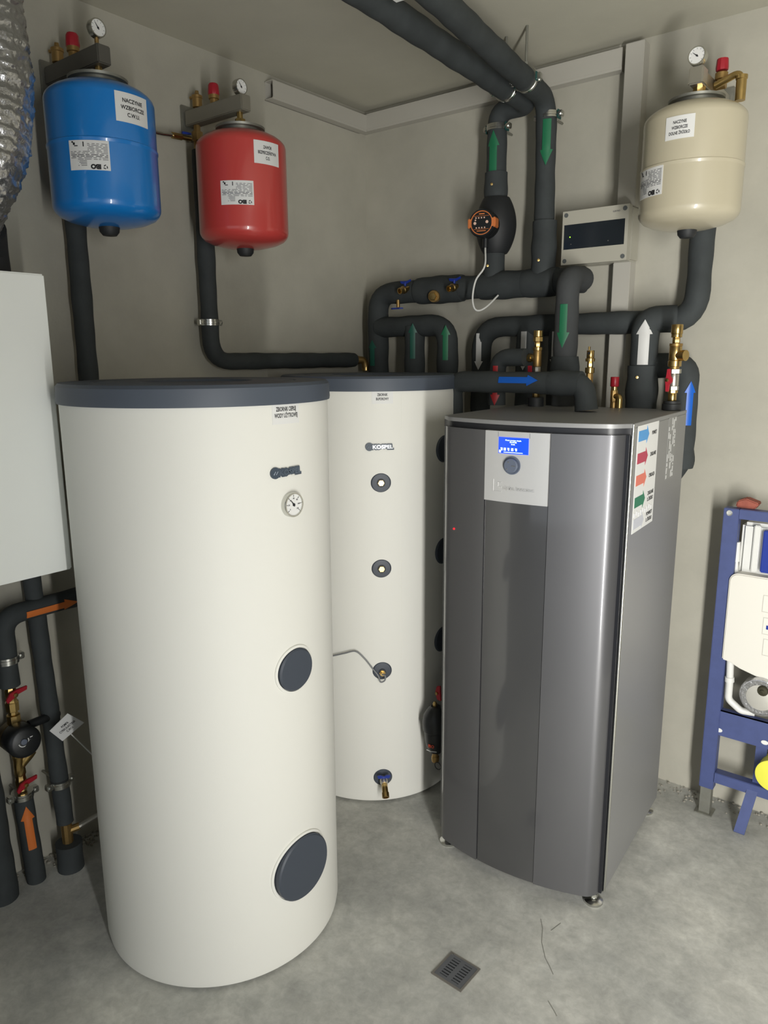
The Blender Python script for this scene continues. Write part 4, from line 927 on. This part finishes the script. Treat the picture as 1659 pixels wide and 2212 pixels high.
# crumbs of mortar along the wall foot
b = B(); rn = random.Random(4)
for i in range(150):
    y = rn.uniform(.85, 1.25); x = XL+abs(rn.gauss(0, .03))+.005; s = rn.uniform(.002, .007)
    b.lathe([(s*.6, 0), (s, s*.5), (s*.5, s), (0, s*1.1)], (x, y, 0), EZ, 5, rn.uniform(0, 6))
for i in range(130):
    x = rn.uniform(-.85, -.2); y = YB-abs(rn.gauss(0, .05))-.004; s = rn.uniform(.002, .007)
    b.lathe([(s*.6, 0), (s, s*.5), (s*.5, s), (0, s*1.1)], (x, y, 0), EZ, 5, rn.uniform(0, 6))
o = tag(obj('mortar_crumbs', b, CRUMB), 'small mortar crumbs scattered along the foot of the walls', 'debris'); o['kind'] = 'stuff'

# ================================================================== floor drain
D0 = V((-.945, 1.516, 0)); dx = V((.995, -.03, 0)).normalized(); dy = V((.03, .995, 0)).normalized(); DA = (dx, dy, EZ); s = .1
fd = thing('floor_drain', 'square grey slotted floor drain set in the concrete in the foreground', 'floor drain', D0)
b = B()
for k in (-1, 1):
    b.box(D0+dx*(k*(s/2-.003))+EZ*.0005, (.006, s, .005), DA); b.box(D0+dy*(k*(s/2-.003))+EZ*.0005, (s-.012, .006, .005), DA)
obj('drain_frame', b, mat('worn_steel', (130, 126, 120), .5, metal=.5), fd)
obj('drain_well', B().box(D0-EZ*.0, (s-.012, s-.012, .0012), DA), HOLE, fd)  # thin dark plate stands for the shade below the grate
b = B(); g = s/2-.0065
for k in (-1, 0, 1): b.box(D0+dx*(k*(g-.006))+EZ*.0022, (.012 if k else .014, 2*g, .003), DA)
for j in range(9):
    v = -g+.004+(2*g-.008)*j/8
    b.box(D0+dy*v+EZ*.0021, (2*g, .0052 if 0 < j < 8 else .009, .0026), DA)
obj('drain_grate', b, GRATE, fd)
obj('drain_screw', B().lathe([(.003, 0), (.003, .0008), (0, .001)], D0+dx*-.04+dy*.042+EZ*.0037, EZ, 10), CHROME, fd)

# ================================================================== toilet installation frame
YQ = 2.71
tf = thing('toilet_frame', 'blue steel toilet frame with white cistern, at the right edge', 'toilet frame', (wy(1515, 1700, YQ).x+.25, YB-.06, 0))
xl = wy(1563, 1105, YQ).x; pw = .05; fz = wy(1575, 1098, YQ).z
zlow = wy(1512, 1698, YQ).z
XW = .52   # frame width
def F(px, py, y=YQ): return wy(px, py, y)
for x_ in (xl, xl+XW-pw):
    po = obj('post', B().bx(x_, x_+pw, YQ, YQ+.04, zlow, fz), FRAMEB, tf, bevel=.002)
    obj('post_foot', B().bx(x_+.006, x_+pw-.006, YQ+.004, YQ+.036, 0.004, zlow+.05), GALV, po)
    obj('foot_plate', B().bx(x_-.005, x_+pw+.005, YQ-.01, YQ+.05, 0, .005), GALV, po)
    obj('post_screw', B().lathe([(.010, 0), (.010, .003), (.006, .0035), (.006, .002), (0, .002)], (x_+.02, YQ, F(1576, 1108).z), -EY, 20), CHROME, po)
obj('top_rail', B().bx(xl+pw-.001, xl+XW-pw, YQ+.002, YQ+.04, F(1600, 1122).z, fz), FRAMEB, tf, bevel=.002)
zr1, zr0 = F(1560, 1537).z, F(1560, 1592).z
cpn = obj('cross_plate', B().bx(xl+pw-.001, xl+XW-pw, YQ+.006, YQ+.012, zr0, zr1).bx(xl+pw-.001, xl+XW-pw, YQ+.006, YQ+.035, zr1-.003, zr1), FRAMEB, tf)
for px, py in ((1553, 1577), (1652, 1604)):
    q = F(px, py, YQ+.005); obj('oval_hole', B().prism([(.012*math.cos(k*PI/8), .008*math.sin(k*PI/8)) for k in range(16)], q, EX, EZ, -EY*.001), PAPER, cpn)
zl1, zl0 = F(1540, 1668).z, F(1540, 1690).z
obj('lower_rail', B().bx(xl+pw-.001, xl+XW-pw, YQ, YQ+.04, zl0, zl1), FRAMEB, tf, bevel=.002)
obj('gusset', B().prism([(0, 0), (.13, 0), (.13, .02), (0, .09)], V((xl+pw, YQ+.012, F(1545, 1537).z)), EX, -EZ, EY*.003), FRAMEB, tf)
obj('back_strap', B().bx(F(1630, 1640, YQ+.02).x, F(1655, 1640, YQ+.02).x, YQ+.02, YQ+.026, zl0, zr0+.01), FRAMEB, tf)
q0, q1 = F(1625, 1708, YQ), F(1603, 1752, YQ-.03)
obj('floor_strap', B().add([q0+V((-.018, 0, 0)), q0+V((.018, 0, 0)), V((q1.x+.018, YQ-.05, .004)), V((q1.x-.018, YQ-.05, .004)), q0+V((-.018, .004, 0)), q0+V((.018, .004, 0)), V((q1.x+.018, YQ-.046, 0)), V((q1.x-.018, YQ-.046, 0))],
    [(0, 1, 2, 3), (7, 6, 5, 4), (0, 4, 5, 1), (2, 6, 7, 3), (1, 5, 6, 2), (0, 3, 7, 4)]), FRAMEB, tf)
# cistern
ct = obj('cistern', B().bx(F(1597, 1200, YQ+.03).x, xl+XW-pw-.02, YQ+.03, YB-.005, F(1600, 1270, YQ+.03).z, F(1600, 1127, YQ+.03).z), WPLAST, tf, bevel=.012)
obj('cistern_rib', B().bx(F(1624, 1200, YQ+.02).x, F(1638, 1200, YQ+.02).x, YQ+.016, YQ+.034, F(1630, 1236, YQ+.02).z, F(1630, 1134, YQ+.02).z), WPLAST, ct, bevel=.003)
obj('service_cover', B().bx(F(1645, 1200, YQ+.01).x, xl+XW-pw-.05, YQ+.004, YQ+.032, F(1645, 1238, YQ).z, F(1645, 1146, YQ).z), BLUEP, ct, bevel=.003)
obj('inlet_tube', B().cyl(F(1591, 1170, YQ+.03), F(1589, 1212, YQ+.03), .014, 16).cyl(F(1589, 1212, YQ+.03), F(1589, 1250, YQ+.03), .010, 16), WPLAST, ct)
zi1, zi0 = F(1600, 1240, YQ-.01).z, F(1565, 1425, YQ-.01).z
xi0, xi1 = F(1568, 1330, YQ-.01).x, xl+XW-pw-.03
ins = []
for k in range(7): t_ = PI/2*k/6; ins.append((xi0+.03-.03*math.sin(PI/2-t_)*1, zi1-.03+.03*math.sin(t_)))
poly = [(xi0, zi0)] + [(x_, z_) for x_, z_ in ins] + [(xi1, zi1), (xi1, zi0-.05), (xi0+.14, zi0-.042), (xi0+.06, zi0-.02), (xi0+.025, zi0-.004)]
ip = obj('insulation_shell', B().prism(poly, V((0, YQ-.012, 0)), EX, EZ, EY*.05), mat('white_foam_shell', (216, 213, 204), .7), tf, bevel=.004)
for py in (1284, 1332, 1378):
    q = F(1650, py+20, YQ-.013); b = B()
    b.bx(q.x-.002, q.x+.10, YQ-.0135, YQ-.0118, q.z-.03, q.z-.0285).bx(q.x-.002, q.x+.10, YQ-.0135, YQ-.0118, q.z+.0285, q.z+.03).bx(q.x-.0035, q.x-.002, YQ-.0135, YQ-.0118, q.z-.03, q.z+.03)
    obj('embossed_panel', b, mat('shell_edge', (188, 186, 178), .7), ip)
q = F(1655, 1356, YQ-.013); obj('blue_mark', B().bx(q.x, q.x+.03, YQ-.0135, YQ-.0118, q.z-.006, q.z+.008), BLUEP, ip)
obj('flush_pipe', B().tube([F(1578, 1420, YQ+.012), F(1576, 1475, YQ+.012), F(1573, 1510, YQ+.014), F(1600, 1535, YQ+.02), F(1630, 1540, YQ+.03)], .0125, .03, 16, .008).cyl(F(1576, 1462, YQ+.012), F(1576, 1472, YQ+.012), .016, 16), WPLAST, tf)
fo = F(1642, 1508, YQ-.03)
fl = obj('flush_bend', B().lathe([(.068, -.06), (.070, -.01), (.066, 0), (.062, .001), (.060, -.003), (.04, -.004), (0, -.004)], fo, -EY, 48), FOIL, tf, sharp=50)
obj('bend_core', B().lathe([(.046, -.006), (.046, -.001), (.03, .004), (0, .004)], fo, -EY, 32), mat('pale_cap', (190, 188, 180), .4, metal=.3), fl)
obj('core_bolt', B().lathe([(.020, -.001), (.016, .007), (.007, .008), (.007, .012), (0, .013)], fo+V((.006, 0, .028)), -EY, 14), mat('dark_bolt', (70, 68, 54), .4, metal=.6), fl)
yo = F(1670, 1678, YQ-.04)
yc_ = obj('drain_socket', B().lathe([(.054, -.08), (.055, -.01), (.058, -.008), (.058, 0), (.052, .002), (0, .002)], yo, -EY, 40), YELLOW, tf)
obj('drain_tube', B().cyl(yo+EY*.07, yo+EY*.125, .05, 32), BLK, yc_)
rb = obj('brick_fragment', B().prism([(0, 0), (.06, -.004), (.075, .02), (.03, .034), (.004, .022)], V((F(1590, 1092, YQ+.04).x, YQ+.03, fz+.001)), EX, EZ, EY*.05), BRICK, bevel=.004)
tag(rb, 'broken red brick piece lying on top of the blue toilet frame', 'brick')
